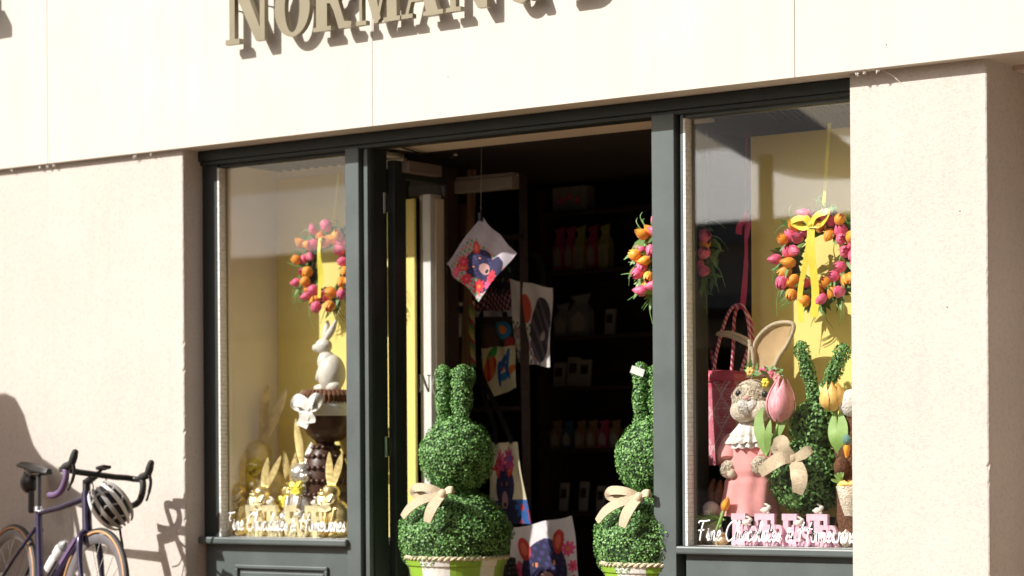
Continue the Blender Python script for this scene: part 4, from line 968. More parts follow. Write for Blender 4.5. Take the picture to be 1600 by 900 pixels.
# gold ear look: the left ear of the silver hare is gilded
for o in bpy.data.objects:
    if o.parent and o.parent.name.startswith('silver_rabbit') and o.name.startswith('ear') and '.' in o.name:
        sr = o.parent
ee = [o for o in sr.children if o.name.startswith('ear')]
ee[0].data.materials[0] = M['gold']; ee[0]['label'] = 'gilded left ear'
# chocolate egg tower
EY = .45
b = Vector((X(508, EY), EY, ZS+.002))
t = thing('chocolate_egg', b, 'large studded chocolate egg standing behind the gold EASTER letters', 'chocolate egg')
zt = zpx(508, 688, EY); s_ = S(508, EY); f = MB(); hr = zt/2; rx = 37/s_
f.ball(b+Vector((0, 0, hr)), (rx, rx, hr), nu=30, nv=20, fn=lambda th, ph: 1); 
rows = 11
for i in range(1, rows):
    th = PI*i/rows; n = max(5, int(2*PI*math.sin(th)*rx/.030))
    for j in range(n):
        ph = 2*PI*(j+(i % 2)*.5)/n; p = b+Vector((rx*math.sin(th)*math.cos(ph), rx*math.sin(th)*math.sin(ph), hr+hr*math.cos(th)))
        f.ball(p, (.016, .016, .013), nu=8, nv=6)
P(f, 'shell', 'choc', t, smooth=True)
# chocolate half shell with ribbon on top of the egg
c0 = Vector((X(512, EY), EY, ZS+.002+zt-.012)); zr = Z(512, 640, EY); R0 = 44/s_
t = thing('chocolate_bowl', c0, 'chocolate half egg tied with a wide white ribbon, on top of the studded egg', 'chocolate egg')
H = zr-c0.z; f = MB(); f.lathe([(0, 0), (R0*.45, H*.03), (R0*.75, H*.25), (R0*.95, H*.62), (R0, H), (R0*.9, H), (0, H*.9)], c0, n=32); P(f, 'shell', 'choc', t, smooth=True)
f = MB(); f.lathe([(R0*1.0, H*.80), (R0*1.02, H*.82), (R0*1.02, H*1.22), (R0, H*1.24)], c0, n=36); P(f, 'ribbon_band', 'satin', t, smooth=True)
f = MB(); n = 40
for i in range(n):
    a = 2*PI*i/n; f.tube([c0+Vector((R0*.97*math.cos(a), R0*.97*math.sin(a), H*1.2)), c0+Vector((R0*1.03*math.cos(a), R0*1.03*math.sin(a), H*1.42)), c0+Vector((R0*.85*math.cos(a), R0*.85*math.sin(a), H*1.56))], .011, 6)
f.lathe([(0, H*1.5), (R0*.86, H*1.5), (R0*.9, H*1.4), (R0*.9, H*1.15)], c0, n=30); P(f, 'fluted_cup', 'chocpale', t, smooth=True)
c = W(484, 640, EY-.165); f = bow(t, c, .085, 'satin', wide=.75, loops=((-1, .5), (.55, .55)), tails=((-.55, -1.0), (.1, -.8))); P(f, 'bow', 'satin', t, smooth=True)
# white rabbit on top
b = Vector((X(516, EY), EY, c0.z+H*1.52)); s = Z(516, 500, EY)-b.z
t = thing('white_rabbit', b, 'white ceramic rabbit sitting on top of the chocolate tower', 'rabbit figurine')
f = MB(); f.ball(b+Vector((.01, 0, .26*s)), (.20*s, .19*s, .27*s), nu=20, nv=14); f.ball(b+Vector((-.04*s, -.02*s, .42*s)), (.14*s, .13*s, .16*s), nu=16, nv=10)
f.ball(b+Vector((-.14*s, -.05*s, .06*s)), (.11*s, .07*s, .06*s)); f.ball(b+Vector((.10*s, -.05*s, .08*s)), (.13*s, .1*s, .09*s)); f.ball(b+Vector((-.10*s, -.09*s, .28*s)), (.05*s, .05*s, .14*s), rot=(0, .5, 0))
P(f, 'body', 'ceramic', t, smooth=True)
f = MB(); h = b+Vector((-.09*s, -.03*s, .64*s)); f.ball(h, (.13*s, .11*s, .11*s), nu=16, nv=10); f.ball(h+Vector((-.10*s, -.03*s, -.02*s)), (.07*s, .06*s, .06*s)); P(f, 'head', 'ceramic', t, smooth=True)
for dx_ in (.04, .16): f = MB(); f.tube(catmull([h+Vector((.02*s, 0, .07*s)), h+Vector((dx_*s*.8, .01, .22*s)), h+Vector((dx_*s*1.3, .01, .36*s))], 4), [.03*s, .04*s, .05*s, .055*s, .05*s, .045*s, .035*s, .025*s, .01*s], 8); P(f, 'ear', 'ceramic', t, smooth=True)

# ------------------------------------------------------------------ right window
# woven bag hanging on a crimson ribbon
BY = .50
t = thing('woven_bag', W(1130, 728, BY), 'crimson and white woven plastic bag hanging by a red ribbon in the right window', 'bag')
top = W(1122, 596, BY); bot = W(1116, 727, BY); s_ = S(1125, BY); wt, wb = 48/s_, 38/s_
f = MB(); col = []; n, m_ = 72, 96; cxm = top.x
def weave(a, v):
    u = a/(2*PI)*8; du = abs(u % 1 - .5)*2; dv = abs((v*2.4) % 1 - .5)*2; k = du+dv
    base = (.72, .10, .17)
    if .86 < k < 1.02 or .52 < k < .62: return (.88, .70, .70)
    if v > .93: return base
    q = (int(a/(2*PI)*96)+int(v*60)) % 2
    return (.84, .36, .42) if q else base
for i in range(n+1):
    v = i/n; w = wb+(wt-wb)*v; z = bot.z+(top.z-bot.z)*v
    for j in range(m_):
        a = 2*PI*j/m_; rr = 1/max(abs(math.cos(a)), abs(math.sin(a)))**.55
        f.v.append(Vector((cxm+w*math.cos(a)*rr*.92, BY+.02+w*.62*math.sin(a)*rr*.9, z))); col.append(weave(a, v))
for i in range(n):
    for j in range(m_): f.f.append((i*m_+j, i*m_+(j+1) % m_, (i+1)*m_+(j+1) % m_, (i+1)*m_+j))
f.f.append(tuple(range(m_))); f.mi = [0]*len(f.f); f.col = col; P(f, 'body', 'vcweave', t)
redp = mat('crimson_plastic', (.74, .12, .19), .35, bump=.6, bscale=60)
f = MB(); v = []
for (k, z) in ((1.08, 0), (1.10, .012), (1.08, .030), (.9, .045), (.4, .052)):
    for j in range(m_):
        a = 2*PI*j/m_; rr = 1/max(abs(math.cos(a)), abs(math.sin(a)))**.55; v.append(Vector((cxm+wt*k*math.cos(a)*rr*.92, BY+.02+wt*.62*k*math.sin(a)*rr*.9, top.z-.002+z)))
f.add(v, [(i*m_+j, i*m_+(j+1) % m_, (i+1)*m_+(j+1) % m_, (i+1)*m_+j) for i in range(4) for j in range(m_)]+[tuple(4*m_+j for j in range(m_))]); P(f, 'lid', redp, t, smooth=True)
twist = bpy.data.materials.new('twisted_red_white'); twist.use_nodes = True; q = twist.node_tree; wv = q.nodes.new("ShaderNodeTexWave"); wv.inputs["Scale"].default_value = 22; wv.bands_direction = 'DIAGONAL'
tc = q.nodes.new("ShaderNodeTexCoord"); q.links.new(tc.outputs["Object"], wv.inputs[0]); cr = q.nodes.new("ShaderNodeValToRGB"); cr.color_ramp.interpolation = 'CONSTANT'; cr.color_ramp.elements[0].color = (.58, .04, .12, 1); cr.color_ramp.elements[1].color = (.75, .55, .55, 1); cr.color_ramp.elements[1].position = .6
q.links.new(wv.outputs[0], cr.inputs[0]); q.links.new(cr.outputs[0], q.nodes["Principled BSDF"].inputs["Base Color"])
for (pl) in ([(1115, 582, 0.45), (1122, 540, 0.46), (1136, 494, 0.48), (1150, 477, 0.50), (1164, 484, 0.48), (1171, 530, 0.46), (1158, 580, 0.45)], [(1143, 582, 0.56), (1146, 540, 0.55), (1147, 500, 0.53), (1154, 480, 0.51), (1168, 490, 0.52), (1176, 520, 0.54), (1172, 580, 0.56)]):
    f = MB(); pts = catmull([W(*p) for p in pl], 6); f.tube(pts, .0075, 8); P(f, 'handle', twist, t, smooth=True)
f = MB(); f.strip(catmull([W(1165, 330, 0.52), W(1166, 400, 0.52), W(1163, 450, 0.50), W(1160, 482, 0.50)], 5), [.012]*3+[.016]*3+[.022]*3+[.026]*6+[.026], (.2, -1, 0), .002)
f.strip(catmull([W(1166, 340, 0.52), W(1156, 352, 0.49), W(1154, 366, 0.50)], 4), .028, (.2, -1, 0), .002); f.strip([W(1166, 335, 0.52), W(1170, 352, 0.51), W(1166, 372, 0.50)], .02, (.2, -1, 0), .002)
P(f, 'ribbon', 'redribbon', t, smooth=True)
f = MB(); f.tube([W(1165, 336, 0.52), W(1166, 205, 0.52)], .0015, 5); P(f, 'cord', 'redribbon', t)
# rabbit hands etc
RY = .40
s_ = S(1175, RY)
t = thing('plush_rabbit', W(1172, 835, RY), 'tan plush rabbit in a coral pink dress with white collar and flower crown', 'plush rabbit')
t.location.z = ZS
def A_(px, py, dy=0): return W(px, py, RY+dy)
f = MB(); hd = A_(1176, 627); r = 33/s_
f.ball(hd, (r*1.0, r*.95, r*1.05), nu=24, nv=18)
f.ball(A_(1163, 642, -.055), (r*.72, r*.55, r*.55), nu=16, nv=12); f.ball(A_(1188, 642, -.05), (r*.6, r*.5, r*.5), nu=16, nv=12)
f.tube([hd-Vector((0, 0, r*.5)), A_(1172, 670), A_(1172, 700), A_(1174, 760), A_(1172, 800)], [r*.6, r*.55, r*.6, r*.6, r*.6], 14)
rf = random.Random(4); leaves(f, hd, r*1.0, 4200, .009, rnd=rf, jit=.03)
P(f, 'body', 'fur', t)
f = MB(); leaves(f, A_(1165, 637, -.085), .034, 500, .008, rnd=rf); f.ball(A_(1161, 634, -.078), (.030, .026, .028)); f.ball(A_(1174, 634, -.082), (.032, .026, .028)); f.ball(A_(1166, 626, -.075), (.030, .02, .02)); P(f, 'muzzle', 'whitefur', t, smooth=True)
f = MB(); f.ball(A_(1166, 622, -.105), (.011, .008, .008)); P(f, 'nose', 'dress', t, smooth=True)
for (px, py, dy) in ((1154, 615, -.078), (1195, 616, -.090)):
    f = MB(); f.ball(A_(px, py, dy), (.014, .010, .015), nu=12, nv=8); P(f, 'eye', 'black', t, smooth=True)
# ears: wired cloth ears with a felt lining
def ear_shape(outline, inner, dy):
    f = MB(); pts = [A_(x, y, dy) for x, y in outline]; f.tube(catmull(pts, 5), .0095, 8); P(f, 'ear', 'burlap', t, smooth=True)
    if inner:
        f = MB(); c = sum((A_(x, y, dy+.004) for x, y in inner), Vector())/len(inner)
        P_ = [A_(x, y, dy+.004) for x, y in inner]; n = len(P_)
        v = P_+[c+Vector((0, .018, 0))]+[p+Vector((0, .006, 0)) for p in P_]+[c+Vector((0, .026, 0))]
        f.add(v, [(i, (i+1) % n, n) for i in range(n)]+[(n+1+(i+1) % n, n+1+i, 2*n+1) for i in range(n)]+[(i, n+1+i, n+1+(i+1) % n, (i+1) % n) for i in range(n)]); P(f, 'ear_lining', 'felt', t, smooth=True)
o_ = [(1184, 588), (1178, 552), (1182, 532), (1196, 515), (1215, 505), (1240, 507), (1232, 535), (1216, 560), (1206, 588)]
ear_shape(o_, [(1185, 585), (1182, 552), (1186, 534), (1199, 518), (1216, 509), (1237, 510), (1229, 535), (1214, 558), (1204, 585)], .03)
o_ = [(1168, 590), (1170, 560), (1172, 536), (1158, 526), (1138, 520), (1121, 522), (1140, 525), (1160, 534), (1176, 548), (1176, 590)]
ear_shape(o_, None, .02)
# crown of flowers
for k, (px, py, m_) in enumerate(((1172, 580, 'tyellow'), (1192, 581, 'tpink'), (1208, 584, 'tpink'), (1196, 598, 'ribbon'), (1214, 590, 'dress'))):
    f = MB(); c = A_(px, py, -.05)
    for q in range(6): a = q*PI/3; f.ball(c+Vector((.012*math.cos(a), -.002, .012*math.sin(a))), (.010, .007, .010), nu=8, nv=6)
    f.ball(c+Vector((0, -.008, 0)), .007, nu=8, nv=6); P(f, 'crown_flower', m_, t, smooth=True)
f = MB(); rnd = random.Random(2)
for k in range(26):
    c = A_(1170+rnd.uniform(0, 50), 584+rnd.uniform(-8, 6), rnd.uniform(-.06, .0)); d = Vector((rnd.uniform(-1, 1), rnd.uniform(-.6, .1), rnd.uniform(-.2, 1))).normalized(); L = rnd.uniform(.03, .055)
    f.strip([c, c+d*L*.5, c+d*L], [.006, .020, .002], (rnd.uniform(-.5, .5), -1, .3), .001)
P(f, 'crown_leaves', 'blade', t, smooth=True)
# dress
f = MB(); n, m_ = 26, 48; ctr = [(1176, 684, 26), (1174, 700, 36), (1172, 725, 40), (1172, 750, 41), (1172, 775, 44), (1171, 806, 50)]
for i in range(n+1):
    u = i/n*(len(ctr)-1); k = min(int(u), len(ctr)-2); w_ = u-k; px, py, rr = [ctr[k][q]*(1-w_)+ctr[k+1][q]*w_ for q in range(3)]; c = A_(px, py)
    for j in range(m_):
        a = 2*PI*j/m_; fold = 1+.055*(i/n)*math.sin(a*9+.8*math.sin(i*.35))+.02*math.sin(a*4+i*.5); rad = rr/s_*fold*(.93 if 13 < i < 16 else 1)
        f.v.append(c+Vector((rad*math.cos(a), rad*.78*math.sin(a), 0)))
for i in range(n):
    for j in range(m_): f.f.append((i*m_+j, i*m_+(j+1) % m_, (i+1)*m_+(j+1) % m_, (i+1)*m_+j))
f.mi = [0]*len(f.f); P(f, 'dress', 'dress', t, smooth=True)
for (pl, rr) in (([(1152, 688, 0), (1142, 706, -.03), (1139, 722, -.06)], [.055, .060, .048]), ([(1196, 690, 0), (1206, 706, -.03), (1196, 722, -.09)], [.05, .055, .044])):
    f = MB(); pts = catmull([A_(x, y, d) for x, y, d in pl], 4); k = len(pts); f.tube(pts, [lerp(rr[0], rr[2], i/(k-1))+.008*math.sin(PI*i/(k-1)) for i in range(k)], 14); P(f, 'sleeve', 'dress', t, smooth=True)
for (px, py, d) in ((1139, 733, -.07), (1188, 727, -.12)):
    f = MB(); f.ball(A_(px, py, d), (.040, .036, .042), nu=16, nv=12); f.ball(A_(px+4, py+7, d-.02), (.02, .018, .022)); leaves(f, A_(px, py, d), .039, 900, .008, rnd=rf); P(f, 'paw', 'fur', t)
# frilled collar
f = MB(); n = 72
for (r0_, r1_, py0, py1, amp) in ((.050, .088, 660, 680, .10), (.062, .108, 666, 692, .12), (.07, .100, 676, 700, .10)):
    c0 = A_(1173, py0, -.01); c1 = A_(1172, py1, -.015); v = []
    for i in range(4):
        u = i/3
        for j in range(n):
            a = 2*PI*j/n; rad = lerp(r0_, r1_, u)*(1+amp*u*math.sin(a*15)); v.append(c0.lerp(c1, u)+Vector((rad*math.cos(a), rad*.85*math.sin(a), amp*.05*u*math.cos(a*15))))
    f.add(v, [(i*n+j, i*n+(j+1) % n, (i+1)*n+(j+1) % n, (i+1)*n+j) for i in range(3) for j in range(n)])
P(f, 'collar', 'lace', t, smooth=True)
# single big tulips
def big_tulip(base, head, tilt, L, R, m, label, leafs, lean=None, stem=True, open_=0):
    t = thing('artificial_tulip', base, label, 'tulip')
    f = MB(); mid = base.lerp(head, .5)+Vector((.008, -.01, 0)); f.tube(catmull([base, mid, head], 6), .0075, 8); P(f, 'stem', 'paleleaf', t, smooth=True)
    d = Vector(tilt).normalized(); q = tulip_bm('x', open_, L, R); Rm = d.to_track_quat('Z', 'Y').to_matrix(); q.v = [head+Rm @ v-d*L*.04 for v in q.v]; P(q, 'petals', m, t, smooth=True)
    for pl, w in leafs:
        f = MB(); pts = catmull(pl, 5); k = len(pts); f.strip(pts, [w*max(.08, math.sin(PI*(.12+.88*i/(k-1)))) for i in range(k)], (.15, -1, .1), .002); P(f, 'leaf', 'paleleaf', t, smooth=True)
big_tulip(A_(1198, 712, -.145), A_(1218, 656, -.13), (.13, -.05, 1), 66/s_, 23/s_, 'tlight', 'big soft pink tulip held in the plush rabbit\'s right paw beside its face', [([A_(1197, 710, -.145), A_(1188, 680, -.15), A_(1186, 655, -.14), A_(1192, 636, -.13)], .050), ([A_(1199, 708, -.15), A_(1200, 680, -.17), A_(1204, 656, -.16)], .034), ([A_(1202, 700, -.14), A_(1216, 675, -.14), A_(1231, 652, -.13)], .036)], open_=.16)
# window topiary
WY = .42
def B_(px, py, dy=0): return W(px, py, WY+dy)
s_ = S(1265, WY)
t = thing('bunny_topiary', (X(1262, WY), WY, ZS), 'bunny topiary with spread ears and a burlap bow behind the glass of the right window', 'topiary')
cb, rb_, cu, ru = B_(1264, 742), 60/s_, B_(1274, 664), 40/s_
f = MB(); f.lathe([(0, 0), (.085, 0), (.105, .115), (.112, .12), (.10, .122), (0, .115)], (X(1266, WY), WY, ZS+.001), n=28); P(f, 'pot', 'rubber', t, smooth=True)
rnd = random.Random(9); f = MB(); f.ball(cb, rb_*.9, nu=24, nv=16); f.ball(cu, ru*.9, nu=24, nv=16)
ears = [(B_(1275, 628), B_(1249, 533, -.02), 10/s_, 11/s_), (B_(1286, 620), B_(1322, 538, -.01), 10/s_, 12/s_)]
for p0, p1, r0, r1 in ears: f.tube([p0, p0.lerp(p1, .5), p0.lerp(p1, .94)], [r0*.8, r1*.8, r1*.4], 10)
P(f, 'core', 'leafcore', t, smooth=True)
f = MB(); leaves(f, cb, rb_*.97, 3400, .019, rnd=rnd, jit=.12); leaves(f, cu, ru*.97, 1700, .019, rnd=rnd, jit=.12); P(f, 'foliage', 'leafA', t)
for e in ears: f = MB(); leaves(f, None, 0, 1100, .0125, axis=e, rnd=rnd); P(f, 'ear', 'leafA', t)
f = MB(); kn = B_(1240, 717, -.175)
def rib(pl, ws):
    pts = catmull([B_(*p) for p in pl], 6); k = len(pts); f.strip(pts, [ws*(.45+.65*math.sin(PI*min(1, .1+.8*i/(k-1)))) for i in range(k)], (.2, -1, .15), .004)
rib([(1240, 716, -.18), (1226, 702, -.20), (1222, 690, -.19), (1212, 700, -.17), (1238, 718, -.17)], .052)
rib([(1240, 716, -.18), (1222, 716, -.21), (1204, 726, -.21), (1188, 740, -.2)], .056)
rib([(1240, 717, -.18), (1254, 710, -.20), (1262, 704, -.19), (1268, 702, -.17)], .044)
rib([(1240, 718, -.18), (1247, 736, -.21), (1249, 752, -.215), (1246, 771, -.2)], .068)
f.ball(kn, (.022, .02, .024), nu=10, nv=8); P(f, 'bow', 'burlap', t, smooth=True)
big_tulip(B_(1316, 712, -.10), B_(1303, 640, -.10), (.0, -.15, 1), 44/s_, 21/s_, 'tyellow', 'apricot yellow tulip with wide leaves beside the window topiary, near the pillar', [([B_(1316, 712, -.10), B_(1306, 686, -.12), B_(1303, 664, -.11), B_(1304, 644, -.10)], .060), ([B_(1318, 712, -.10), B_(1315, 690, -.12), B_(1316, 662, -.11), B_(1312, 642, -.10)], .055), ([B_(1304, 640, -.115), B_(1290, 620, -.13), B_(1280, 603, -.12)], .03)], open_=.22)
bpy.data.objects[[o.name for o in bpy.data.objects if o.name.startswith('leaf') and o.parent and o.parent.name.startswith('artificial_tulip.001')][-1]].data.materials[0] = M['tyellow']
# egg basket rabbit at the right edge
t = thing('bristle_rabbit', (X(1335, .38), .38, ZS), 'bristle rabbit with white head and carrot basket, half hidden by the cream pillar', 'rabbit figurine')
def D_(px, py, dy=0): return W(px, py, .38+dy)
f = MB(); f.ball(D_(1334, 700), (.085, .08, .12)); f.tube([D_(1334, 640), D_(1336, 700), D_(1336, 780), D_(1334, 846)], [.05, .07, .08, .075], 14); P(f, 'body', 'brownfur', t, smooth=True)
f = MB(); f.ball(D_(1330, 630, -.04), (.055, .05, .06)); f.ball(D_(1318, 634, -.06), (.025, .025, .025)); P(f, 'head', 'whitefur', t, smooth=True)
f = MB(); f.ball(D_(1315, 730, -.08), (.034, .034, .045)); P(f, 'paw', 'brownfur', t, smooth=True)
t = thing('carrot_basket', D_(1330, 806, -.12), 'woven basket of yellow carrots at the edge of the cream pillar', 'basket')
cb_ = D_(1331, 806, -.12); f = MB(); f.lathe([(0, 0), (.030, .0), (.048, .05), (.062, .11), (.066, .125), (.056, .12), (0, .10)], cb_, n=24); P(f, 'basket', 'fur', t, smooth=True)
for k in range(6):
    a = k*1.1; c = cb_+Vector((.032*math.cos(a), .032*math.sin(a)-.01, .128)); f = MB(); f.tube([c-Vector((.022, 0, 0)), c+Vector((0, -.005, .010)), c+Vector((.026, 0, .004))], [.010, .013, .004], 8); P(f, 'carrot', 'tyellow', t, smooth=True)
f = MB()
for k in range(14): c = cb_+Vector((-.04, -.02, .14)); d = Vector((rnd.uniform(-1, .2), rnd.uniform(-.5, .2), rnd.uniform(.1, 1))).normalized(); f.strip([c, c+d*.02, c+d*.045], [.008, .012, .002], (0, -1, 0), .001)
P(f, 'carrot_leaves', 'paleleaf', t)
f = MB(); c = D_(1323, 700, -.11); f.tube([c+Vector((0, 0, -.04)), c, c+Vector((0, 0, .012))], [.006, .015, .011], 10); 
tc_ = thing('felt_carrot', c, 'small orange felt carrot with teal leaves against the pillar edge', 'carrot'); P(f, 'root', 'torange', tc_, smooth=True)
f = MB(); f.ball(c+Vector((0, 0, .035)), (.020, .016, .022)); P(f, 'leaf_tuft', mat('teal_felt', (.16, .30, .26), .9), tc_, smooth=True)
# small bristle rabbit with orange tulip on the left of the right window
GY = .34
def G_(px, py, dy=0): return W(px, py, GY+dy)
t = thing('bristle_rabbit', (X(1112, GY), GY, ZS), 'small brown bristle rabbit with cream head, left of the pink letters', 'rabbit figurine')
f = MB(); f.ball(G_(1112, 832), (.052, .05, .06)); f.ball(G_(1098, 842), (.03, .04, .035)); f.ball(G_(1124, 846, -.03), (.035, .035, .03)); P(f, 'body', 'fur', t, smooth=True)
f = MB(); f.ball(G_(1111, 795), (.040, .036, .034)); f.ball(G_(1106, 800, -.03), (.022, .02, .018)); P(f, 'head', 'whitefur', t, smooth=True)
for pts in ([(1113, 788), (1112, 765), (1116, 748)], [(1120, 788), (1124, 765), (1126, 750)]):
    f = MB(); f.tube(catmull([G_(x, y, .01) for x, y in pts], 4), [.009, .012, .016, .018, .018, .016, .014, .010, .004], 10); P(f, 'ear', 'brownfur', t, smooth=True)
f = MB()
for k in range(22): c = G_(1098+rnd.uniform(0, 34), 812, -.03+rnd.uniform(-.02, .02)); d = Vector((rnd.uniform(-1, 1), -.3, rnd.uniform(-.3, .6))).normalized(); f.strip([c, c+d*.03, c+d*.06], [.006, .014, .002], (0, -1, .3), .001)
P(f, 'leaf_collar', 'paleleaf', t)
big_tulip(G_(1120, 828, -.06), G_(1131, 797, -.06), (.55, -.2, 1), .068, .021, 'torange', 'small orange tulip beside the little bristle rabbit', [])
t = thing('burlap_chick', G_(1126, 852, -.05), 'small burlap pouch on the window floor beside the pink letters', 'pouch'); f = MB(); f.ball(G_(1128, 845, -.05), (.034, .026, .024)); f.tube([G_(1128, 838, -.05), G_(1130, 832, -.05)], [.012, .018], 10); P(f, 'pouch', 'felt', t, smooth=True)
bpy.data.objects['burlap_chick'].name = 'burlap_pouch'
t = thing('clay_egg', G_(1322, 850, -.06), 'speckled tan egg on the window floor beside the cream pillar', 'egg'); f = MB(); f.ball(G_(1322, 843, -.06), (.026, .026, .032)); f.ball(G_(1322, 838, -.06), (.012, .012, .03)); P(f, 'shell', 'fur', t, smooth=True)

# ------------------------------------------------------------------ white handwriting on the panes
CUR = {
 'F': (.62, [[(.20, -.02), (.26, .5), (.34, .95)], [(.02, .84), (.10, .98), (.40, .98), (.72, 1.04)], [(.12, .50), (.50, .54)]]),
 'C': (.66, [[(.62, .82), (.60, .98), (.42, 1.0), (.16, .66), (.08, .26), (.22, .0), (.42, .04), (.66, .22)]]),
 'H': (.86, [[(.16, .02), (.24, .5), (.36, 1.0)], [(.62, .0), (.68, .5), (.82, 1.0)], [(.0, .44), (.20, .56), (.50, .50), (.92, .58)]]),
 'i': (.22, [[(.0, .10), (.10, .40), (.09, .08), (.14, .0), (.24, .12)], [(.15, .56), (.17, .60)]]),
 'n': (.42, [[(.0, .1), (.06, .38), (.06, .0), (.12, .26), (.22, .40), (.28, .34), (.27, .06), (.32, .0), (.44, .12)]]),
 'm': (.60, [[(.0, .1), (.06, .38), (.06, .0), (.12, .26), (.20, .39), (.25, .30), (.25, .0), (.31, .26), (.40, .39), (.45, .32), (.45, .05), (.50, .0), (.62, .12)]]),
 'e': (.32, [[(.0, .12), (.16, .20), (.24, .32), (.17, .42), (.07, .32), (.07, .08), (.16, .0), (.34, .13)]]),
 'h': (.42, [[(.0, .12), (.18, .70), (.20, .98), (.12, .96), (.07, .5), (.06, .0), (.12, .28), (.22, .40), (.28, .32), (.28, .05), (.33, .0), (.44, .12)]]),
 'o': (.36, [[(.0, .16), (.06, .3), (.16, .41), (.06, .30), (.06, .08), (.16, .0), (.27, .12), (.26, .34), (.16, .41), (.22, .34), (.38, .34)]]),
 'c': (.30, [[(.24, .34), (.16, .41), (.06, .28), (.06, .08), (.14, .0), (.32, .12)]]),
 'l': (.22, [[(.0, .12), (.16, .66), (.18, .96), (.10, .94), (.06, .4), (.08, .04), (.13, .0), (.24, .12)]]),
 'a': (.38, [[(.26, .36), (.16, .41), (.05, .26), (.06, .04), (.15, .02), (.26, .36), (.26, .08), (.31, .0), (.40, .12)]]),
 't': (.26, [[(.0, .12), (.12, .5), (.14, .84), (.10, .4), (.10, .05), (.16, .0), (.28, .12)], [(-.02, .52), (.30, .58)]]),
 's': (.30, [[(.0, .12), (.16, .42), (.16, .30), (.24, .12), (.16, .0), (.04, .06), (.32, .12)]]),
 'w': (.50, [[(.0, .30), (.06, .38), (.06, .08), (.13, .0), (.22, .10), (.24, .36), (.24, .08), (.31, .0), (.40, .10), (.42, .40), (.52, .34)]]),
 'r': (.28, [[(.0, .12), (.08, .42), (.10, .36), (.20, .36), (.19, .06), (.24, .0), (.30, .12)]]),
 '&': (.50, [[(.46, .40), (.30, .06), (.14, .0), (.08, .16), (.28, .46), (.22, .60), (.12, .52), (.20, .30), (.44, .02)]]),
 ' ': (.22, []),
}
def handwriting(text, px0, px1, pyb, capx, Y, label, tilt=.0):
    tot = sum(CUR[c][0] for c in text); x0, x1 = X(px0, Y), X(px1, Y); k = (x1-x0)/tot; zb = W((px0+px1)/2, pyb, Y).z; hz = capx/S((px0+px1)/2, Y)
    t = MB(); x = 0
    for c in text:
        w, st = CUR[c]
        for pl in st:
            yb = (lambda b: b*1.22 if b < .45 else .55+(b-.45)*.82)
            P3 = catmull([(a+.14*b, yb(b), 0) for a, b in pl], 5) if len(pl) > 2 else [Vector((a, b, 0)) for a, b in pl]
            pts = [Vector((x0+(x+p.x)*k, Y, zb+p.y*hz)) for p in P3]
            t.strip(pts, .0062, (0, -1, 0), .0012)
        x += w
    o = t.build('window_lettering', 'script', None, loc=(x0, Y, zb)); tag(o, label, 'lettering', 'white window lettering'); return o
handwriting('Fine Chocolates & Homewares', 351, 538, 829, 27, YG-.003, 'white handwritten words Fine Chocolates & Homewares on the left pane')
handwriting('Fine Chocolates & Homewares', 1087, 1344, 846, 31, YG-.003, 'white handwritten words Fine Chocolates & Homewares on the right pane')
# ------------------------------------------------------------------ road bicycle leaning near the wall
ra = W(24, 817, -.08)                                   # top of the rear tyre
HD = math.radians(-16.6)                                 # heading: front wheel away from the wall
bk = thing('road_bicycle', (ra.x, -.17, .0), 'dark violet road bicycle with tan wall tyres parked against the left wall', 'bicycle', rotz=HD)
bk.rotation_euler = (math.radians(-7), 0, HD)
BM = Euler(bk.rotation_euler).to_matrix()
bk.location = ra - BM @ Vector((0, 0, .68)); bk.location.z = 0
def V3(x, y, z): return Vector((x, y, z))
WR = .34
def wheel(parent, c, name, Rm=None):
    R = (Rm or Matrix.Identity(3)) @ rotm((PI/2, 0, 0))
    f = MB(); f.torus(c, WR-.014, .0145, R=R, n=72, m=10); w = f.build(name, 'rubber', parent, smooth=True)
    f = MB()
    for s_ in (-1, 1): f.torus(c + R @ V3(0, 0, s_*.0105), WR-.020, .0075, R=R, n=72, m=8)
    f.build('sidewall', 'tan', w, smooth=True)
    f = MB()
    prof = [(WR-.032, -.011), (WR-.040, -.013), (WR-.072, -.007), (WR-.078, 0), (WR-.072, .007), (WR-.040, .013), (WR-.032, .011)]
    f.lathe(prof, c, n=72, R=R); f.build('rim', 'rimgrey', w, smooth=True)
    f = MB(); f.lathe([(0, -.055), (.008, -.055), (.012, -.04), (.022, -.035), (.016, -.02), (.016, .02), (.022, .035), (.012, .04), (.008, .055), (0, .055)], c, n=16, R=R); f.build('hub', 'black', w, smooth=True)
    f = MB()
    for k in range(20):
        a = 2*PI*k/20; b = a+(.9 if k % 2 else -.9); s_ = -1 if (k//2) % 2 else 1
        f.tube([c + R @ V3(.020*math.cos(b), .020*math.sin(b), s_*.032), c + R @ V3((WR-.07)*math.cos(a), (WR-.07)*math.sin(a), 0)], .0013, 5)
    s = f.build('spokes', 'steel', w)
    f = MB(); f.lathe([(.055, -.001), (.08, -.001), (.08, .001), (.055, .001)], c + R @ V3(0, 0, .045), n=32, R=R); f.build('brake_disc', 'steel', w)
    return w
rear = wheel(bk, V3(0, 0, WR), 'wheel')
f = MB(); bb = V3(.41, 0, .27)
f.tube([bb, V3(.315, 0, .58), V3(.262, 0, .755)], [.021, .019, .018], 14)
f.tube([bb, V3(.60, 0, .44), V3(.842, 0, .655)], [.032, .033, .030], 16)
f.tube([V3(.262, 0, .742), V3(.52, 0, .775), V3(.795, 0, .825)], [.017, .019, .023], 14, flat=.8)
f.tube([V3(.865, 0, .60), V3(.835, 0, .70), V3(.790, 0, .855)], [.028, .025, .024], 16)
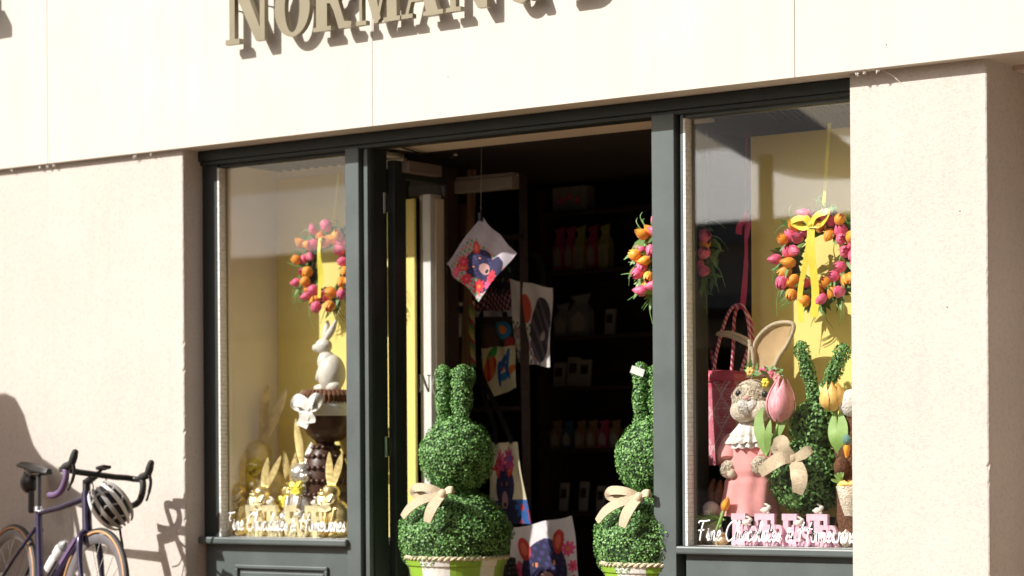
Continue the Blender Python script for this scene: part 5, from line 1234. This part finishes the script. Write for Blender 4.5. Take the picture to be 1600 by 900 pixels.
for s_ in (-1, 1):
    f.tube([V3(.285, s_*.018, .66), V3(.15, s_*.055, .50), V3(0, s_*.065, .35)], [.011, .009, .009], 10)
    f.tube([bb+V3(-.02, s_*.035, 0), V3(.2, s_*.052, .30), V3(0, s_*.065, .335)], [.014, .011, .010], 10)
f.ball(bb, (.04, .045, .04), nu=12, nv=8)
frame = f.build('frame', 'purple', bk, smooth=True)
f = MB(); f.box((.715, -.034, .552), (.20, .004, .022), (0, -.74, 0)); f.build('down_tube_decal', 'lilac', frame)
f = MB(); f.lathe([(.019, 0), (.024, .0), (.024, .025), (.019, .025)], V3(.266, 0, .748), n=16, R=rotm((0, -.28, 0))); f.build('seat_clamp', 'steel', bk, smooth=True)
f = MB(); f.tube([V3(.268, 0, .73), V3(.218, 0, .955)], [.0145, .0145], 14); f.build('seat_post', 'carbon', bk, smooth=True)
# saddle
f = MB(); n, m_ = 18, 14
for i in range(n+1):
    u = i/n; x = .075+.265*u; w = .068*(1-u)**.8+.019+.0*u; w = w if u > .08 else w*(.7+u*3.7); z = .985+.014*math.cos(u*PI*1.1)-.006*u; th = .022 if u < .85 else .018
    for j in range(m_):
        a = 2*PI*j/m_; f.v.append(V3(x, w*math.cos(a), z+th*(.5*math.sin(a) if math.sin(a) > 0 else 1.1*math.sin(a))-(.012 if abs(math.cos(a)) > .9 else 0)))
for i in range(n):
    for j in range(m_): f.f.append((i*m_+j, i*m_+(j+1) % m_, (i+1)*m_+(j+1) % m_, (i+1)*m_+j))
f.f += [tuple(range(m_))[::-1], tuple(n*m_+j for j in range(m_))]; f.mi = [0]*len(f.f); sd = f.build('saddle', 'black', bk, smooth=True)
f = MB()
for s_ in (-1, 1): f.tube([V3(.10, s_*.03, .965), V3(.16, s_*.022, .945), V3(.26, s_*.022, .945), V3(.32, s_*.008, .968)], .0035, 6)
f.build('saddle_rails', 'steel', sd, smooth=True)
f = MB(); f.ball(V3(.115, 0, .90), (.065, .045, .055), nu=16, nv=10); f.box((.13, 0, .945), (.09, .05, .03)); f.build('saddle_bag', 'black', bk, smooth=True)
f = MB(); f.box((.165, 0, .80), (.03, .03, .12), (0, -.22, 0)); f.build('rear_light', 'rubber', bk, bevel=.01)
# cranks and chain
f = MB(); R_ = rotm((PI/2, 0, 0)); f.lathe([(.02, 0), (.10, -.002), (.102, .002), (.02, .004)], bb+V3(0, -.05, 0), n=40, R=R_); f.tube([bb+V3(0, -.06, 0), bb+V3(.15, -.07, -.08)], [.014, .010], 8); f.box(bb+V3(.155, -.10, -.083), (.08, .06, .015)); f.tube([bb+V3(0, .06, 0), bb+V3(-.15, .07, .08)], [.014, .010], 8); f.box(bb+V3(-.155, .10, .083), (.08, .06, .015))
f.build('crankset', 'carbon', bk)
f = MB(); f.tube([bb+V3(0, -.05, .10), V3(0, -.045, .38)], .004, 6); f.tube([bb+V3(0, -.05, -.10), V3(.02, -.045, .25), V3(0, -.045, .30)], .004, 6); f.build('chain', 'steel', bk)
f = MB()
f.tube([V3(.60, -.035, .455), V3(.545, -.035, .40)], .004, 6)
for k in range(6): a = PI*(k/5-.5); f.tube([V3(.52, -.036*math.cos(a*0+PI*k/5), .42+.0), V3(.60, -.036*math.cos(PI*k/5), .50)], .003, 6)
f.build('bottle_cage', 'carbon', bk)
# steered front end
ax0 = V3(.865, 0, .60); axd = (V3(.800, 0, .82)-V3(.865, 0, .60)).normalized()
ST = math.radians(1.5); RS = Matrix.Rotation(ST, 3, axd)
def stv(p): return ax0 + RS @ (Vector(p)-ax0)
def steer(mb): mb.v = [stv(p) for p in mb.v]; return mb
fc = stv((.99, 0, WR)); 
fw = wheel(bk, fc, 'wheel', RS)
f = MB(); f.ball((.872, 0, .690-.1), (.03, .04, .03), nu=12, nv=8)
for s_ in (-1, 1): f.tube([V3(.868, s_*.02, .60), V3(.885, s_*.050, .56+.13-.06), V3(.91, s_*.058, .60-.06)], [.02, .018, .017], 12)
f.v = []; f.f = []; f.mi = []
f.ball((.850, 0, .640), (.032, .045, .030), nu=14, nv=10)
for s_ in (-1, 1): f.tube(catmull([V3(.855, s_*.020, .650), V3(.872, s_*.050, .615), V3(.915, s_*.058, .50), V3(.99, s_*.060, .345)], 5), [lerp(.021, .011, i/15) for i in range(16)], 12)
steer(f).build('fork', 'purple', bk, smooth=True)
f = MB(); f.tube([V3(.800, 0, .82), V3(.778, 0, .915)], .020, 12); f.tube([V3(.783, 0, .905), V3(.872, 0, .942)], [.021, .018], 12); steer(f).build('stem', 'black', bk, smooth=True)
f = MB(); BZ = .945; 
f.tube([V3(.878, -.12, BZ), V3(.878, .12, BZ)], .0155, 12); 
for s_ in (-1, 1): f.tube(catmull([V3(.878, s_*.10, BZ), V3(.880, s_*.17, BZ+.004), V3(.895, s_*.205, BZ+.002), V3(.945, s_*.215, BZ+.002)], 5), .0155, 12)
hb = steer(f).build('handlebar', 'black', bk, smooth=True)
for s_ in (-1, 1):
    f = MB(); f.tube(catmull([V3(.940, s_*.215, BZ+.002), V3(.965, s_*.216, BZ-.010), V3(.972, s_*.217, BZ-.055), V3(.945, s_*.220, BZ-.105), V3(.890, s_*.222, BZ-.128), V3(.835, s_*.224, BZ-.130)], 5), .0165, 12)
    steer(f).build('bar_tape', 'lilac' if s_ < 0 else 'rubber', hb, smooth=True)
    f = MB(); f.tube(catmull([V3(.940, s_*.215, BZ+.006), V3(.975, s_*.215, BZ+.018), V3(1.010, s_*.214, BZ+.030), V3(1.030, s_*.213, BZ+.078), V3(1.036, s_*.213, BZ+.10)], 5), [.020, .021, .022, .022, .021, .020, .020, .020, .0195, .019, .019, .019, .0195, .020, .019, .017, .017, .016, .014, .010, .006], 12)
    hd_ = steer(f).build('brake_hood', 'rubber', bk, smooth=True)
    f = MB(); f.strip(catmull([V3(1.022, s_*.213, BZ+.035), V3(1.048, s_*.214, BZ-.01), V3(1.040, s_*.216, BZ-.06), V3(1.015, s_*.220, BZ-.105)], 5), [.016]*5+[.015]*6+[.010]*5, (1, 0, .2), .006); steer(f).build('brake_lever', 'carbon', hd_, smooth=True)
f = MB(); f.box((.94, .0, BZ+.035), (.075, .048, .016), (0, -.15, 0)); f.tube([V3(.885, 0, BZ+.01), V3(.92, 0, BZ+.022)], .008, 8); steer(f).build('bike_computer', 'black', bk, bevel=.004)
f = MB()
f.tube(catmull([V3(.885, .05, BZ-.01), V3(.93, .03, BZ-.07), V3(.90, .01, BZ-.13), V3(.85, .0, BZ-.15)], 5), .003, 6); f.tube(catmull([V3(.885, -.05, BZ-.01), V3(.92, -.03, BZ-.08), V3(.88, -.03, .72), V3(.90, .055, .60), V3(.975, .06, .40)], 5), .003, 6)
steer(f).build('cable', 'black', bk, smooth=True)
def bike_world(p): return Vector(bk.location) + BM @ Vector(p)
# water bottle
bw = bike_world((.52, 0, .40)); dw = (BM @ V3(.60-.50, 0, .50-.40)).normalized()
t = thing('water_bottle', bw, 'white water bottle in the cage on the bicycle\'s down tube', 'bottle')
Rb = dw.to_track_quat('Z', 'Y').to_matrix()
off = BM @ V3(-.045, 0, .055)
f = MB(); f.lathe([(0, 0), (.034, 0), (.036, .01), (.036, .075), (.031, .088), (.031, .098), (.036, .11), (.036, .15), (.030, .165), (0, .165)], bw+off, n=24, R=Rb); P(f, 'body', 'bottle', t, smooth=True)
f = MB(); f.lathe([(0, .1652), (.031, .1652), (.031, .18), (.016, .192), (.013, .205), (.010, .21), (0, .21)], bw+off, n=20, R=Rb); P(f, 'cap', 'bottlecap', t, smooth=True)
# helmet hung from the handlebar, vents and shell ribs
M['helmetgrey'] = mat('grey_shell_plastic', (.38, .37, .35), .35)
HY = -.50
hp_ = stv((.975, .045, .795)); hw = bike_world(hp_)
t = thing('cycling_helmet', hw, 'white and black vented cycling helmet hanging from the bicycle\'s handlebar', 'helmet')
Rh = Matrix.Rotation(math.radians(-30), 3, 'Y') @ Matrix.Rotation(math.radians(-10), 3, 'Z')
vd = (CAM-hw); vd.z = 0; vd.normalize(); side = Vector((0, 0, 1)).cross(vd)     # shell faces the street
def hp3(x, y, z):                                        # x along the shell, y across, z out of the crown
    a = (side*math.cos(-.95)+Vector((0, 0, 1))*math.sin(-.95)); b = vd.cross(a); return hw + a*x + b*y + vd*z
f = MB(); n, m_ = 16, 28
for i in range(n+1):
    th = PI/2*i/n
    for j in range(m_): ph = 2*PI*j/m_; f.v.append(hp3(  .112*math.sin(th)*math.cos(ph), .092*math.sin(th)*math.sin(ph), .095*math.cos(th)))
for i in range(n):
    for j in range(m_): f.f.append((i*m_+j, i*m_+(j+1) % m_, (i+1)*m_+(j+1) % m_, (i+1)*m_+j))
f.mi = [0]*len(f.f); P(f, 'liner', 'black', t, smooth=True)
for k in range(5):
    y0 = -.85+1.7*k/4; f = MB(); pts = []; 
    for i in range(15):
        u = -1+2*i/14; a = y0*(1-.35*u*u) ; x = .122*math.sin(u*1.35); yy = .102*math.sin(a*1.15)*math.cos(u*.9); zz_ = .108*math.sqrt(max(.02, 1-(x/.127)**2-(yy/.106)**2)); pts.append(hp3(x, yy, zz_))
    nr = [(p-hw).normalized() for p in pts]
    f.strip(pts, [.010+.012*math.sin(PI*i/14) for i in range(15)], nr, .010); P(f, 'shell_rib', 'helmetgrey' if k in (1, 2, 4) else 'white', t, smooth=True, bevel=.002)
for u0 in (-.65, .0, .65):
    f = MB(); pts = []
    for i in range(9): a = -.8+1.6*i/8; x = .118*math.sin(u0+.12*math.cos(i)); yy = .098*math.sin(a*1.1); zz_ = .100*math.sqrt(max(.02, 1-(x/.125)**2-(yy/.104)**2)); pts.append(hp3(x, yy, zz_))
    f.strip(pts, .009, [(p-hw).normalized() for p in pts], .008); P(f, 'cross_rib', 'helmetgrey', t, smooth=True)
f = MB(); q = hp3(.10, -.02, .02); f.strip(catmull([q, q+V3(.01, 0, -.06), q+V3(.012, .01, -.11), q+V3(.004, .01, -.15)], 4), .012, (.5, -1, 0), .002); f.box(q+V3(.006, .01, -.155), (.028, .01, .016)); P(f, 'strap', 'black', t)
f = MB(); q = hp3(.0, .06, .0); h0 = bike_world(stv((.880, .07, .89))); f.strip(catmull([q, q.lerp(h0, .5)+V3(0, .01, 0), h0], 4), .012, (.6, -1, 0), .002); P(f, 'hanging_strap', 'black', t)

# ------------------------------------------------------------------ unseen board added left of the picture, shaped to cast the wall shadow
dS = 1.05                                                # metres in front of the wall
out = [(-64, 900), (-64, 700), (-40, 640), (-12, 617), (8, 614), (24, 622), (34, 640), (42, 668), (50, 692), (66, 716), (90, 732), (108, 752), (112, 800), (116, 960)]
pts = []
for px, py in out:
    p = W(px, py, .034) + SUN*((dS+.034)/(-SUN.y)); pts.append(p)
gl_ = MB(); zmin = .02
P2 = [(p.x, max(p.z, zmin)) for p in pts]; P2[0] = (P2[1][0], zmin); P2[-1] = (P2[-2][0]+.01, zmin)
glyph(gl_, [P2], [], lambda x, y, d: Vector((x, -dS+d, y)), -.03, .0)
c = sum((v for v in gl_.v), Vector())/len(gl_.v)
t = thing('shadow_board', (c.x, -dS, 0), 'round shouldered wooden board added to cast the shadow on the left wall, outside the left edge of the picture', 'shadow caster')
P(gl_, 'board', 'wood', t)
f = MB(); f.bx(c.x-.3, c.x+.3, -dS-.22, -dS+.16, .003, .03); P(f, 'base', 'darkwood', t, bevel=.004)
